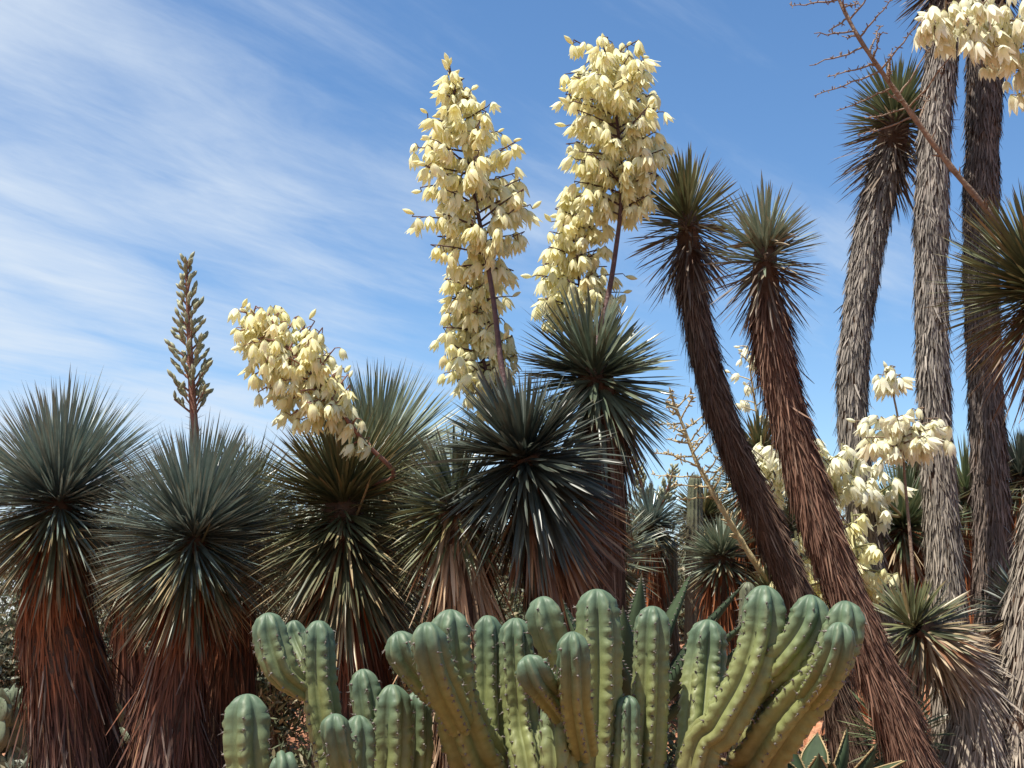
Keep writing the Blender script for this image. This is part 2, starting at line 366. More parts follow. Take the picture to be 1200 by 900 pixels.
# ------------------------------------------------------------------ leaves
VARIANTS = []
def leaf_variants():
    for dr, cu, tw in ((0, .03, .2), (.06, -.05, -.3), (.12, .04, .4), (-.03, -.03, -.2), (.18, .07, .5), (.03, 0, 0)):
        VARIANTS.append((dr, cu, tw))
leaf_variants()
LEAF_ME = {}
def leaf_mesh(matkey, v):
    if (matkey, v) not in LEAF_ME:
        dr, cu, tw = VARIANTS[v]
        V, Q, rn, al = strips(np.zeros((1, 3)), np.array([[1., 0, 0]]), np.array([[0, 0, 1.]]), 1.0, 1.0, 0, 6, .32)
        # width stays in units of leaf width (scaled apart from length); bends are along length
        t = V[:, 0].copy(); a = tw * t; y = V[:, 1].copy(); z = V[:, 2].copy()
        V[:, 1] = y * np.cos(a) - z * np.sin(a); V[:, 2] = y * np.sin(a) + z * np.cos(a)
        V[:, 2] -= dr * 14 * t ** 2; V[:, 1] += cu * 18 * t ** 2
        me = mesh_np('leaf', V, Q, {'rnd': rn * 0, 'along': al}); me.materials.append(M[matkey]); LEAF_ME[(matkey, v)] = me
        me['bend'] = dr
    return LEAF_ME[(matkey, v)]
def crown(root, B, path, zones, name='foliage', ind=120, axis=None):
    """leaves round the top of path; zone = dict(n, th=(deg, deg), s=(m, m), L=(m, m), W, mat, droop)"""
    campos = np.array([0, 0, CAM_H]); geo = {}
    weights = sum(z['n'] for z in zones)
    for z in zones:
        n = z['n']; th0, th1 = z['th']
        c = RNG.uniform(math.cos(R(th1)), math.cos(R(th0)), n); th = np.arccos(c)
        fr = (th - R(th0)) / max(R(th1 - th0), 1e-6); phi = RNG.uniform(0, 2 * np.pi, n)
        s = z['s'][0] + (z['s'][1] - z['s'][0]) * np.clip(fr + RNG.normal(0, .12, n), 0, 1)
        p = path.at(s)[:, :3]; t = -path.tan(s)
        if axis is not None: t = np.tile(unit(np.array(axis, float)), (n, 1))
        a, b = frame(t); rad = a * np.cos(phi)[:, None] + b * np.sin(phi)[:, None]
        d = unit(t * np.cos(th)[:, None] + rad * np.sin(th)[:, None] + RNG.normal(0, .05, (n, 3)))
        rr = z.get('r', .035); base = p + rad * rr * np.minimum(1, np.sin(th) + .25)[:, None]
        nrm = unit(t * np.sin(th)[:, None] - rad * np.cos(th)[:, None] + RNG.normal(0, .22, (n, 3)))
        flip = (np.sum(nrm * np.array([0, 0, 1.]), 1) < 0) & (th < 1.6)
        L = z['L'][0] + (z['L'][1] - z['L'][0]) * RNG.beta(3.2, 1.5, n); W = z['W'] * RNG.uniform(.75, 1.2, n)
        ph0 = RNG.uniform(0, 6.28, 3); L = L * (1 + .07 * np.sin(phi + ph0[0]) + .05 * np.sin(3 * phi + ph0[1]) + .05 * np.sin(7 * phi + 4 * th + ph0[2]))
        bad = RNG.random(n) < .07; L = np.where(bad, L * RNG.uniform(.5, .95, n), L); d = np.where(bad[:, None], unit(d + RNG.normal(0, .28, (n, 3))), d)
        droop = np.clip(RNG.normal(z.get('droop', .05), .05, n), -.05, .6) * np.minimum(1, np.sin(th) + .15)
        # leaves that face the camera, or stand in outline, become leaf objects
        tocam = unit(campos - p); f = np.sum(d * tocam, 1)
        k = int(round(ind * n / weights)); order = np.argsort(-(f + RNG.uniform(0, .9, n)))[:k]
        sel = np.zeros(n, bool); sel[order] = True
        q = ~sel
        if q.any():
            g = geo.setdefault(z['mat'], Geo())
            g.add(*strips(base[q], d[q], nrm[q], L[q], W[q], droop[q], 5, .32, curl=RNG.normal(0, .03, q.sum()), twist=RNG.normal(0, .3, q.sum())))
        for i in np.where(sel)[0]:
            me = leaf_mesh(z['mat'], random.randrange(len(VARIANTS)))
            o = bpy.data.objects.new('leaf', me)
            dv = unit(d[i] + np.array([0, 0, -droop[i] * .7]))
            sd = unit(np.cross(nrm[i], dv)); nn = np.cross(dv, sd); bl = base[i] - B
            o.matrix_basis = Matrix(((dv[0] * L[i], sd[0] * W[i], nn[0] * W[i], bl[0]), (dv[1] * L[i], sd[1] * W[i], nn[1] * W[i], bl[1]),
                                     (dv[2] * L[i], sd[2] * W[i], nn[2] * W[i], bl[2]), (0, 0, 0, 1)))
            COL.objects.link(o); o.parent = root
    for mk, g in geo.items(): tag(link(name, g.mesh(name, B), M[mk], root), kind='stuff')
def shag(root, B, path, n, L, W, splay, mat, s0=0., s1=None, name='dead_leaf_skirt', flare=0., flare_len=.3, wild=.12, segs=3, keel=.25, tier=0., bent=.05):
    s1 = path.len if s1 is None else s1
    s = RNG.uniform(s0, s1, n)
    if tier: s = np.clip(np.where(RNG.random(n) < .6, np.round(s / tier) * tier + RNG.normal(0, .035, n), s), s0, s1)
    q = path.at(s); p = q[:, :3]; r = q[:, 3]; t = path.tan(s)     # t points down the trunk
    a, b = frame(t); phi = RNG.uniform(0, 2 * np.pi, n); rad = a * np.cos(phi)[:, None] + b * np.sin(phi)[:, None]
    sp = splay * RNG.uniform(.4, 1.6, n) + flare * np.exp(-(s - s0) / flare_len) * RNG.uniform(.3, 1.2, n)
    d = unit(t + rad * np.tan(np.clip(sp, 0, 1.35))[:, None] + RNG.normal(0, wild, (n, 3)))
    Lr = RNG.uniform(L[0], L[1], n)
    base = p + rad * (r * .93)[:, None]
    g = Geo(); g.add(*strips(base, d, rad, Lr, W * RNG.uniform(.6, 1.3, n), RNG.uniform(0, .08, n), segs, keel, 'bark', curl=RNG.normal(0, bent, n), twist=RNG.normal(0, .5, n)))
    return tag(link(name, g.mesh(name, B), M[mat], root), kind='stuff')
def px_path(pts, extend=True, per=10):
    """pts: (px, py, d, width_px) from the top down; the last stretch runs on into the ground"""
    out = []
    for px, py, d, w in pts:
        p = at(px, py, d); out.append(np.array([*p, w / 2 * d / F]))
    if extend:
        v = unit(out[-1][:3] - out[-2][:3]); v = unit(v + np.array([0, 0, -.35]))
        p = out[-1].copy(); g = ground_z(p[0], p[1])
        if p[2] > g - .05:
            k = (p[2] - g + .08) / -v[2]
            e = p.copy(); e[:3] += v * k; e[3] *= 1.08; out.append(e)
    pth = Path(out, per)
    pth.p[:, 3] *= np.array([1 + .16 * noise.noise((q * 2.6, pts[0][0], 0)) + .09 * noise.noise((q * 8, pts[0][0], 3)) for q in pth.s])
    return pth
def trunk_core(root, B, path, scale=.93, s0=.0, name='trunk', mat='core', seg=14):
    ss = np.linspace(s0, path.len, max(8, int(path.len / .06))); q = path.at(ss)
    V, Q, al = tube(q[:, :3], q[:, 3] * scale, seg)
    V = V + np.array([[noise.noise(v * 9) * .012 for _ in range(3)] for v in V])
    return link(name, mesh_np(name, V - B, Q, {'along': al, 'rnd': al * 0}, True), M[mat], root)
def base_of(path):
    p = path.p[-1, :3]; return np.array([p[0], p[1], ground_z(p[0], p[1])])

# ------------------------------------------------------------------ flowers
def bell_mesh(name, mat, openness, length_mid=.62, width=.33):
    Vs, Qs, al = [], [], []; n = 0
    for k in range(6):
        a0 = k * math.pi / 3 + .1 * (k % 2); inner = .9 if k % 2 else 1.0
        rows = 6
        for i in range(rows):
            u = i / (rows - 1)
            r = inner * width * (math.sin(min(u / length_mid, 1) * math.pi / 2) ** .8 if u < length_mid else 1 + openness * (u - length_mid) / (1 - length_mid)) + .015
            hw = .60 if u < .45 else .60 * max(.04, 1 - ((u - .45) / .55) ** 1.35)
            for j in (-1, 0, 1):
                ang = a0 + hw * j; rr = r * (1.0 if j == 0 else .95)
                Vs.append((rr * math.cos(ang), rr * math.sin(ang), -u - (.02 if j == 0 else 0))); al.append(u)
        for i in range(rows - 1):
            for j in range(2):
                b = n + i * 3 + j; Qs.append((b, b + 1, b + 4, b + 3))
        n += rows * 3
    me = mesh_np(name, np.array(Vs), np.array(Qs), {'along': np.array(al), 'rnd': np.zeros(len(al))}, True)
    me.materials.append(M[mat]); return me
def bud_mesh(mat):
    P = np.array([[0, 0, -u] for u in np.linspace(0, 1, 6)]); r = np.array([.03, .13, .19, .19, .12, .012])
    V, Q, al = tube(P, r, 6); me = mesh_np('bud', V, Q, {'along': al, 'rnd': al * 0}, True); me.materials.append(M[mat]); return me
BELLS = {k: [bell_mesh('flower', k, .15, .55), bell_mesh('flower', k, .5, .5, .31), bell_mesh('flower', k, -.15, .5, .31), bell_mesh('flower', k, .95, .5, .28)] for k in ('petal', 'petalw')}
BUDS = {k: bud_mesh(k) for k in ('petal', 'petalw', 'bud')}
def orient(o, loc, axis, size, spin):
    """mesh hangs along -Z: turn -Z to axis"""
    q = Vector((-axis[0], -axis[1], -axis[2])).to_track_quat('Z', 'Y').to_matrix() @ Matrix.Rotation(spin, 3, 'Z')
    m = q * size if np.isscalar(size) else q @ Matrix.Diagonal(size)
    o.matrix_basis = m.to_4x4(); o.location = Vector(loc)
def panicle(root, B, pts, rad, clusters, fl, mat='petal', stalk='stalk_dark', per=10, extra=None, seed=1, hang=.35):
    """pts: world points bottom to top; clusters: list of dict(t0, t1, n, w=[(t, halfwidth m)...], f=flowers per branch, up)"""
    rs = random.Random(seed); path = Path([np.array([*p]) for p in pts], per)
    g = Geo(); ss = np.linspace(0, path.len, 40)
    V, Q, al = tube(path.at(ss), np.linspace(rad[0], rad[1], 40), 8); g.add(V, Q, al * 0, al)
    fl_list = []; gold = 2.39996; ph = rs.uniform(0, 6)
    for cdef in clusters:
        ts = [x[0] for x in cdef['w']]; ws = [x[1] for x in cdef['w']]
        for i in range(cdef['n']):
            t = cdef['t0'] + (cdef['t1'] - cdef['t0']) * (i + rs.uniform(.1, .9)) / cdef['n']; s = t * path.len
            p = path.at(s); ax = path.tan(s); a, b = frame(ax[None]); a, b = a[0], b[0]
            ph += gold + rs.uniform(-.4, .4)
            if cdef.get('sector') is not None: ph = cdef['sector'][0] + rs.uniform(-1, 1) * cdef['sector'][1]
            rad_ = a * math.cos(ph) + b * math.sin(ph); up = cdef.get('up', .55)
            L = float(np.interp(t, ts, ws)) * rs.uniform(.75, 1.12)
            d = unit(rad_ + ax * up * rs.uniform(.7, 1.3)); Lb = L / max(.4, np.linalg.norm(d - ax * np.dot(d, ax)))
            k = 6; u = np.linspace(0, 1, k)[:, None]
            br = p + d * Lb * u + np.array([0, 0, -1.]) * (.12 * Lb * u ** 2)
            V, Q, al = tube(br, np.linspace(rad[1] * 1.1, rad[1] * .55, k), 5); g.add(V, Q, al * 0, al)
            nf = max(2, int(round(cdef['f'] * (L / max(ws)) ** .8 * rs.uniform(.8, 1.2))))
            for m in range(nf):
                uu = (cdef.get('u0', .22) + (1 - cdef.get('u0', .22)) * (m + rs.uniform(.2, .9)) / nf)
                if m == nf - 1: uu = 1.0
                bp = p + d * Lb * uu + np.array([0, 0, -1.]) * (.12 * Lb * uu ** 2)
                off = unit(np.array([rs.gauss(0, 1), rs.gauss(0, 1), rs.gauss(-.2, .6)])) * fl * .38
                ped = np.array([bp, bp + off * .7 + np.array([0, 0, .02 * fl]), bp + off])
                V, Q, al = tube(ped, fl * .03, 4); g.add(V, Q, al * 0, al)
                axis = np.array([rs.gauss(0, hang), rs.gauss(0, hang), -1]) + rad_ * .12
                kind = 'bud' if (uu > .93 and rs.random() < cdef.get('bud', .5)) else 'bell'
                if kind == 'bud': axis = d + np.array([0, 0, rs.uniform(-.5, .3)])
                fl_list.append((kind, bp + off, axis))
        if cdef.get('tip'):
            for m in range(cdef['tip']):
                s = path.len * (1 - .07 * rs.random()); p = path.at(s); ax = path.tan(s)
                dd = unit(ax * rs.uniform(.5, 1.3) + np.array([rs.gauss(0, .6), rs.gauss(0, .6), rs.gauss(0, .3)]))
                fl_list.append(('bud', p, dd))
    st = link('flower_stalk', g.mesh('flower_stalk', B, True), M[stalk], root)
    rs.shuffle(fl_list)
    fl_list.sort(key=lambda f: f[1][1])                      # the nearest 300 are parts, the rest one mass behind them
    geo = Geo()
    for i, (kind, p, axis) in enumerate(fl_list):
        v = min(3, int(rs.random() ** 1.2 * 4)); me = BUDS[mat] if kind == 'bud' else BELLS[mat][v]
        sc = fl * rs.uniform(.72, 1.18) * (.75 if kind == 'bud' else 1); ax = unit(np.array(axis)); spin = rs.uniform(0, 6.28)
        if i < 290:
            o = bpy.data.objects.new('flower_bud' if kind == 'bud' else 'flower', me)
            orient(o, p - B, ax, sc, spin); COL.objects.link(o); o.parent = st
        else:
            Vm = np.zeros(len(me.vertices) * 3, np.float32); me.vertices.foreach_get('co', Vm); Vm = Vm.reshape(-1, 3)
            q = np.array(Vector((-ax[0], -ax[1], -ax[2])).to_track_quat('Z', 'Y').to_matrix() @ Matrix.Rotation(spin, 3, 'Z'))
            Qm = np.zeros(len(me.loops), np.int32); me.loops.foreach_get('vertex_index', Qm)
            al = np.zeros(len(me.vertices), np.float32); me.attributes['along'].data.foreach_get('value', al)
            geo.add(Vm @ q.T * sc + p, Qm.reshape(-1, 4), al * 0 + rs.random(), al)
    if geo.n: tag(link('flower_mass', geo.mesh('flower_mass', B, True), M[mat], st), kind='stuff')
    return st
def bare_panicle(root, B, pts, rad, t0, t1, n, w, stalk, up=.6, twigs=7, seed=3, knob=1.0, sector=None):
    rs = random.Random(seed); path = Path(pts, 10); g = Geo(); ss = np.linspace(0, path.len, 46)
    rr = np.interp(ss / path.len, [0, .5, .85, 1], [rad[0], rad[0] * .8, rad[1] * 1.3, rad[1]]) * (1 + .12 * np.sin(ss * 46) * (ss / path.len > .1))
    V, Q, al = tube(path.at(ss), rr, 9); g.add(V, Q, al * 0, al)
    for i in range(26):                                   # bracts on the bare stem
        s = path.len * rs.uniform(.05, t0 + .2); p = path.at(s); ax = path.tan(s); a, b = frame(ax[None]); ph = rs.uniform(0, 6.28)
        d = unit((a[0] * math.cos(ph) + b[0] * math.sin(ph)) + ax * rs.uniform(.5, 1.5)); V, Q, al = tube(np.array([p, p + d * rad[0] * 2.1, p + d * rad[0] * 3.2]), [rad[0] * .35, rad[0] * .3, .001], 4); g.add(V, Q, al * 0, al)
    ph = 0
    for i in range(n):
        t = t0 + (t1 - t0) * (i + rs.random()) / n; s = t * path.len; p = path.at(s); ax = path.tan(s); a, b = frame(ax[None]); ph += 2.4 + rs.uniform(-.4, .4)
        r_ = a[0] * math.cos(ph) + b[0] * math.sin(ph); d = unit(r_ + ax * up * rs.uniform(.6, 1.5))
        L = w * np.interp(t, [t0, t0 + .25 * (t1 - t0), t1], [.75, 1, .3]) * rs.uniform(.7, 1.15)
        u = np.linspace(0, 1, 8)[:, None]; wob = np.array([[rs.gauss(0, .012) * L * (q > 0) for _ in range(3)] for q in range(8)])
        br = p + d * L * u + wob + np.array([0, 0, .06]) * L * u ** 2
        V, Q, al = tube(br, np.linspace(rad[1] * .9, rad[1] * .35, 8), 5); g.add(V, Q, al * 0, al)
        for k in range(twigs):
            uu = rs.uniform(.15, 1) ; j = min(6, int(uu * 7)); bp = br[j] + (br[j + 1] - br[j]) * (uu * 7 - j)
            dd = unit(np.array([rs.gauss(0, 1), rs.gauss(0, 1), rs.gauss(.3, .8)])); l = rs.uniform(.006, .02) * knob
            V, Q, al = tube(np.array([bp, bp + dd * l, bp + dd * l * 1.5]), [.0022 * knob, .0035 * knob, .001], 4); g.add(V, Q, al * 0, al)
    return link('flower_stalk', g.mesh('flower_stalk', B, True), M[stalk], root)

def W(px, py, d): return at(px, py, d)
def yucca(name, label, pts, zones, barks, group=None, ind=120, axis=None, core=.93, cat='yucca', core_s0=0.03):
    path = px_path(pts); B = base_of(path); root = thing(name, label, cat, B, group)
    trunk_core(root, B, path, core, core_s0)
    for b in barks: shag(root, B, path, **b)
    crown(root, B, path, zones, ind=ind, axis=axis)
    return root, B, path
ROS = 'thick shaggy yuccas beside the cactus clumps'
TALL = 'tall tree yuccas'

def full_head(Lpx, d, n=1000, mat='blue', low='old', W_=.015, lowf=.9, stem=.18, th_low=150):
    L = Lpx * d / F
    return [dict(n=int(n * .62), th=(0, 88), s=(-.02, stem * .6), L=(L * .82, L * 1.04), W=W_, mat=mat, droop=.03, r=.04),
            dict(n=int(n * .24), th=(82, 122), s=(stem * .4, stem), L=(L * .72, L * .98), W=W_, mat=mat, droop=.05, r=.05),
            dict(n=int(n * .30), th=(108, th_low), s=(stem * .7, stem * 1.7), L=(L * .7 * lowf, L * lowf), W=W_, mat=low, droop=.06, r=.06)]

# two blue heads on the left
r1, B1, P1 = yucca('yucca', 'blue-grey round-headed yucca on thick brown trunk, no flower stalk, beside prickly pears',
    [(70, 570, 7.4, 40), (66, 650, 7.4, 62), (68, 720, 7.4, 84), (80, 800, 7.4, 94), (90, 900, 7.4, 100)],
    full_head(134, 7.4, 1500), [dict(n=2400, L=(.18, .46), W=.010, splay=.07, mat='bark_red', s0=.22, flare=.45, flare_len=.18, wild=.06, tier=.24, bent=.09, segs=4),
                               dict(n=420, L=(.15, .4), W=.013, splay=.22, mat='bark_red', s0=.5, wild=.12, name='loose_fibres'),
                               dict(n=130, L=(.18, .42), W=.017, splay=.12, mat='bark_greyd', s0=.4, wild=.16, bent=.16, name='broken_dead_leaves')], ROS, ind=290)
r2, B2, P2 = yucca('yucca', 'blue-grey round-headed yucca with a slender budding flower spike standing on top',
    [(230, 610, 7.0, 36), (222, 680, 7.0, 44), (213, 740, 7.0, 54), (203, 820, 7.0, 72), (195, 900, 7.0, 94)],
    full_head(126, 7.0, 1500), [dict(n=2400, L=(.18, .46), W=.010, splay=.07, mat='bark_red', s0=.2, flare=.5, flare_len=.2, wild=.06, tier=.24, bent=.09, segs=4),
                               dict(n=560, L=(.15, .4), W=.013, splay=.25, mat='bark_red', s0=.75, wild=.14, name='loose_fibres'),
                               dict(n=150, L=(.18, .42), W=.017, splay=.12, mat='bark_greyd', s0=.4, wild=.16, bent=.16, name='broken_dead_leaves')], ROS, ind=290)
def bud_spike(root, B, pts, rad, t0, w, n, fl, per_branch=6, seed=5):
    rs = random.Random(seed); path = Path(pts, 10); g = Geo(); ss = np.linspace(0, path.len, 40)
    V, Q, al = tube(path.at(ss), np.interp(ss / path.len, [0, .5, 1], [rad, rad * .8, rad * .3]), 8); g.add(V, Q, al * 0, al); items = []; ph = 0
    for i in range(n):
        t = t0 + (1 - t0) * (i + rs.random()) / n; s = t * path.len; p = path.at(s); ax = path.tan(s); a, b = frame(ax[None]); ph += 2.4
        r_ = a[0] * math.cos(ph) + b[0] * math.sin(ph); d = unit(r_ + ax * rs.uniform(.9, 1.5)); L = w * (1.05 - ((t - t0) / (1 - t0)) ** 1.3) * rs.uniform(.8, 1.15) + .02
        br = p + d * L * np.linspace(0, 1, 4)[:, None] ; V, Q, al = tube(br, np.linspace(rad * .28, rad * .15, 4), 4); g.add(V, Q, al * 0, al)
        k = max(2, int(per_branch * (L / w)))
        for m in range(k): items.append((p + d * L * (.35 + .65 * (m + .5) / k), unit(d + np.array([rs.gauss(0, .35), rs.gauss(0, .35), rs.uniform(.1, .7)]))))
    for i in range(14):
        s = path.len * rs.uniform(.25, t0 + .1); p = path.at(s); d = unit(np.array([rs.gauss(0, 1), rs.gauss(0, 1), .6])); L = rs.uniform(.06, .11)
        V, Q, r_, al = strips(p[None], d[None], np.array([[0, 0, 1.]]), L, .010, .02, 3); g.add(V, Q, r_, al)
    st = link('flower_stalk', g.mesh('flower_stalk', B, True), M['stalk_red'], root)
    for p, d in items[:280]:
        o = bpy.data.objects.new('flower_bud', BUDS['bud']); orient(o, p - B, d, fl * rs.uniform(.75, 1.2), rs.random() * 6); COL.objects.link(o); o.parent = st
bud_spike(r2, B2, [W(231, 600, 7.0), W(229, 520, 7.0), W(224, 440, 7.0), W(218, 305, 7.0)], .026, .36, .15, 62, .058)
r2b, B2b, P2b = yucca('yucca', 'olive-tipped yucca mostly hidden behind the budding yucca, rusty trunk',
    [(282, 600, 8.0, 36), (276, 680, 8.0, 50), (270, 760, 8.0, 56), (268, 900, 8.0, 62)],
    full_head(98, 8.0, 700, 'olive', 'old'), [dict(n=1500, L=(.25, .5), W=.010, splay=.06, mat='bark_red', s0=.2, flare=.5, flare_len=.2, wild=.05)], ROS, ind=120)

# centre-left group
r3a, B3a, P3a = yucca('yucca', 'pale grey-green fan-headed yucca rising behind the leaning cream flower cluster',
    [(440, 538, 8.0, 36), (432, 640, 8.4, 50), (430, 760, 8.4, 60)],
    full_head(118, 8.0, 1000, 'pale', 'old', .016), [dict(n=600, L=(.25, .5), W=.012, splay=.08, mat='bark_red', s0=.2, flare=.5)], ROS, ind=200)
r3, B3, P3 = yucca('yucca', 'broad olive yucca with golden drooping lower leaves and a leaning cream flower cluster',
    [(402, 572, 7.0, 40), (404, 640, 7.0, 60), (408, 720, 7.0, 74), (412, 800, 7.0, 80)],
    [dict(n=560, th=(0, 80), s=(-.02, .1), L=(.40, .56), W=.016, mat='olive', droop=.04, r=.04),
     dict(n=300, th=(70, 115), s=(.06, .2), L=(.42, .56), W=.016, mat='olive', droop=.08, r=.05),
     dict(n=760, th=(95, 150), s=(.2, .55), L=(.44, .66), W=.016, mat='old', droop=.10, r=.10)],
    [dict(n=1800, L=(.25, .5), W=.011, splay=.07, mat='bark_red', s0=.45, flare=.5, flare_len=.2, wild=.05)], ROS, ind=290)
mp = 7.0 / F
panicle(r3, B3, [W(408, 572, 7.0), W(462, 558, 6.75), W(425, 516, 6.6), W(390, 470, 6.55), W(335, 405, 6.55), W(283, 360, 6.6)], (.016, .006),
    [dict(t0=.50, t1=.97, n=54, w=[(.5, .14), (.6, .23), (.75, .24), (.86, .18), (.95, .08), (1, .05)], f=8, up=.35, tip=9, bud=.35),
     dict(t0=.36, t1=.5, n=4, w=[(0, .08), (1, .08)], f=3, up=.3, bud=0)], .085, 'petal', 'stalk_red', seed=21)
r3b, B3b, P3b = yucca('yucca', 'tangled olive yucca with a hanging skirt of straw-coloured dead leaves',
    [(532, 572, 6.6, 36), (536, 620, 6.6, 50), (542, 680, 6.6, 62), (548, 760, 6.6, 72), (552, 850, 6.6, 80)],
    [dict(n=250, th=(0, 90), s=(-.02, .12), L=(.24, .42), W=.020, mat='sage', droop=.10, r=.05),
     dict(n=170, th=(80, 130), s=(.1, .22), L=(.26, .42), W=.020, mat='olive', droop=.18, r=.07),
     dict(n=330, th=(148, 176), s=(.1, .42), L=(.25, .44), W=.022, mat='straw', droop=.04, r=.09)],
    [dict(n=900, L=(.25, .5), W=.02, splay=.10, mat='bark_straw', s0=.3, flare=.4, flare_len=.25, wild=.08),
     dict(n=260, L=(.3, .6), W=.022, splay=.35, mat='bark_straw', s0=.55, wild=.2, name='loose_fibres')], ROS, ind=260)

# dark head in the middle and the one behind it
r4, B4, P4 = yucca('yucca', 'dark blue-green spiky yucca leaning forward, with a tall cream flower spike rising from it',
    [(610, 524, 6.3, 40), (634, 590, 6.5, 54), (650, 660, 6.7, 74), (658, 760, 6.8, 80), (657, 900, 6.85, 88)],
    [dict(n=240, th=(0, 62), s=(-.02, .06), L=(.30, .46), W=.024, mat='teal', droop=.02, r=.04),
     dict(n=250, th=(55, 108), s=(.03, .12), L=(.38, .48), W=.023, mat='teal', droop=.05, r=.05),
     dict(n=320, th=(105, 150), s=(.08, .30), L=(.38, .52), W=.022, mat='teal', droop=.10, r=.06),
     dict(n=240, th=(128, 165), s=(.25, .55), L=(.36, .54), W=.019, mat='oldred', droop=.06, r=.09)],
    [dict(n=2000, L=(.25, .5), W=.012, splay=.06, mat='bark_dark', s0=.4, flare=.3, flare_len=.2, wild=.05)], ROS, ind=295,
    axis=(-.30, -.36, .86))
panicle(r4, B4, [W(606, 528, 6.4), W(588, 430, 6.5), W(578, 350, 6.55), W(566, 280, 6.6), W(548, 190, 6.6), W(526, 75, 6.6)], (.019, .006),
    [dict(t0=.46, t1=.97, n=64, w=[(.3, .12), (.46, .22), (.54, .33), (.71, .33), (.80, .24), (.87, .11), (1, .06)], f=9, up=.40, tip=8, bud=.45)],
    .094, 'petal', 'stalk_dark', seed=31)
panicle(r4, B4, [W(612, 530, 6.5), W(580, 470, 6.9), W(566, 420, 7.0), W(556, 370, 7.0), W(552, 310, 7.0)], (.015, .006),
    [dict(t0=.42, t1=.98, n=44, w=[(.4, .14), (.6, .22), (.9, .18), (1, .08)], f=7, up=.30, tip=5, bud=.2)], .094, 'petal', 'stalk_dark', seed=33)
r5, B5, P5 = yucca('yucca', 'spiky green yucca head against the sky with two cream flower spikes behind it',
    [(694, 424, 7.0, 40), (706, 490, 7.05, 50), (706, 570, 7.1, 56), (700, 700, 7.2, 64), (696, 880, 7.2, 70)],
    [dict(n=200, th=(0, 75), s=(-.02, .1), L=(.36, .49), W=.027, mat='sage', droop=.02, r=.04),
     dict(n=190, th=(65, 115), s=(.05, .18), L=(.38, .47), W=.025, mat='sage', droop=.08, r=.05),
     dict(n=190, th=(105, 158), s=(.12, .34), L=(.36, .52), W=.023, mat='sage', droop=.10, r=.06)],
    [dict(n=1500, L=(.25, .45), W=.013, splay=.06, mat='bark_dark', s0=.3, flare=.5, flare_len=.15, wild=.05)], ROS, ind=290,
    axis=(0.0, -.34, .93))
panicle(r5, B5, [W(694, 424, 7.0), W(712, 350, 7.1), W(722, 290, 7.1), W(728, 230, 7.1), W(724, 150, 7.1), W(708, 52, 7.1)], (.019, .006),
    [dict(t0=.46, t1=.97, n=62, w=[(.4, .16), (.55, .28), (.7, .32), (.9, .26), (1, .2)], f=10, up=.42, tip=8, bud=.45)],
    .094, 'petal', 'stalk_dark', seed=41)
panicle(r5, B5, [W(700, 430, 7.1), W(684, 380, 7.3), W(678, 320, 7.35), W(674, 270, 7.35), W(671, 218, 7.35)], (.015, .006),
    [dict(t0=.30, t1=.98, n=42, w=[(.3, .26), (.55, .26), (.75, .2), (.88, .11), (1, .07)], f=8, up=.3, tip=5, bud=.3)], .094, 'petal', 'stalk_dark', seed=43)
r6, B6, P6 = yucca('yucca', 'pale-leaved yucca peeping out behind the dark forward-leaning yucca',
    [(704, 640, 8.4, 36), (704, 700, 8.4, 44), (704, 860, 8.4, 56)],
    full_head(72, 8.4, 520, 'pale', 'old', .02), [dict(n=500, L=(.25, .45), W=.013, splay=.06, mat='bark_red', s0=.2)], ROS, ind=110)

# ------------------------------------------------------------------ tall tree yuccas
def tree_head(L, mat='green', n=230, low='brown', nlow=300, s_low=.45, W_=.02, side=.9):
    return [dict(n=n, th=(0, 68), s=(-.02, .08), L=(L * .8, L * 1.05), W=W_, mat=mat, droop=.02, r=.03),
            dict(n=int(n * .8), th=(60, 105), s=(.05, .16), L=(L * .75 * side, L * side), W=W_ * .9, mat=mat, droop=.06, r=.05),
            dict(n=nlow, th=(90, 158), s=(.12, s_low), L=(L * .6 * side, L * side), W=W_ * .8, mat=low, droop=.08, r=.07)]
def tree_bark(n, mat, s0=.3, L=(.07, .19), W_=.0075, splay=.10):
    n = int(n * 2.6)
    return [dict(n=n, L=L, W=W_, splay=splay, mat=mat, s0=s0, flare=.55, flare_len=.22, wild=.10),
            dict(n=n // 12, L=(L[0], L[1] * 1.1), W=W_, splay=splay * 2.0, mat=mat, s0=s0, flare=.4, flare_len=.3, wild=.2, name='loose_fibres')]
rt1, Bt1, Pt1 = yucca('tree_yucca', 'leaning dark-trunked tree yucca, its green head beside the tallest flower spike',
    [(806, 245, 7.6, 26), (808, 320, 7.6, 32), (824, 410, 7.6, 33), (850, 500, 7.6, 34), (888, 590, 7.6, 36), (930, 690, 7.6, 38), (980, 820, 7.6, 42)],
    tree_head(.43, 'olive', 130, 'brown', 170, .42, side=.82), tree_bark(3600, 'bark_dark'), TALL, ind=280)
rt2, Bt2, Pt2 = yucca('tree_yucca', 'leaning rust-trunked tree yucca with a yellow spent core in its head',
    [(x, y, 6.1, w) for x, y, w in ((897, 280, 28), (898, 350, 36), (912, 440, 41), (938, 540, 43), (970, 640, 45), (1008, 740, 46), (1068, 890, 48))],
    tree_head(.315, 'pale', 130, 'brown', 170, .32, W_=.016) + [dict(n=60, th=(0, 60), s=(-.02, .06), L=(.06, .15), W=.03, mat='straw', droop=.2, r=.05)], tree_bark(4200, 'bark_rust'), TALL, ind=280)
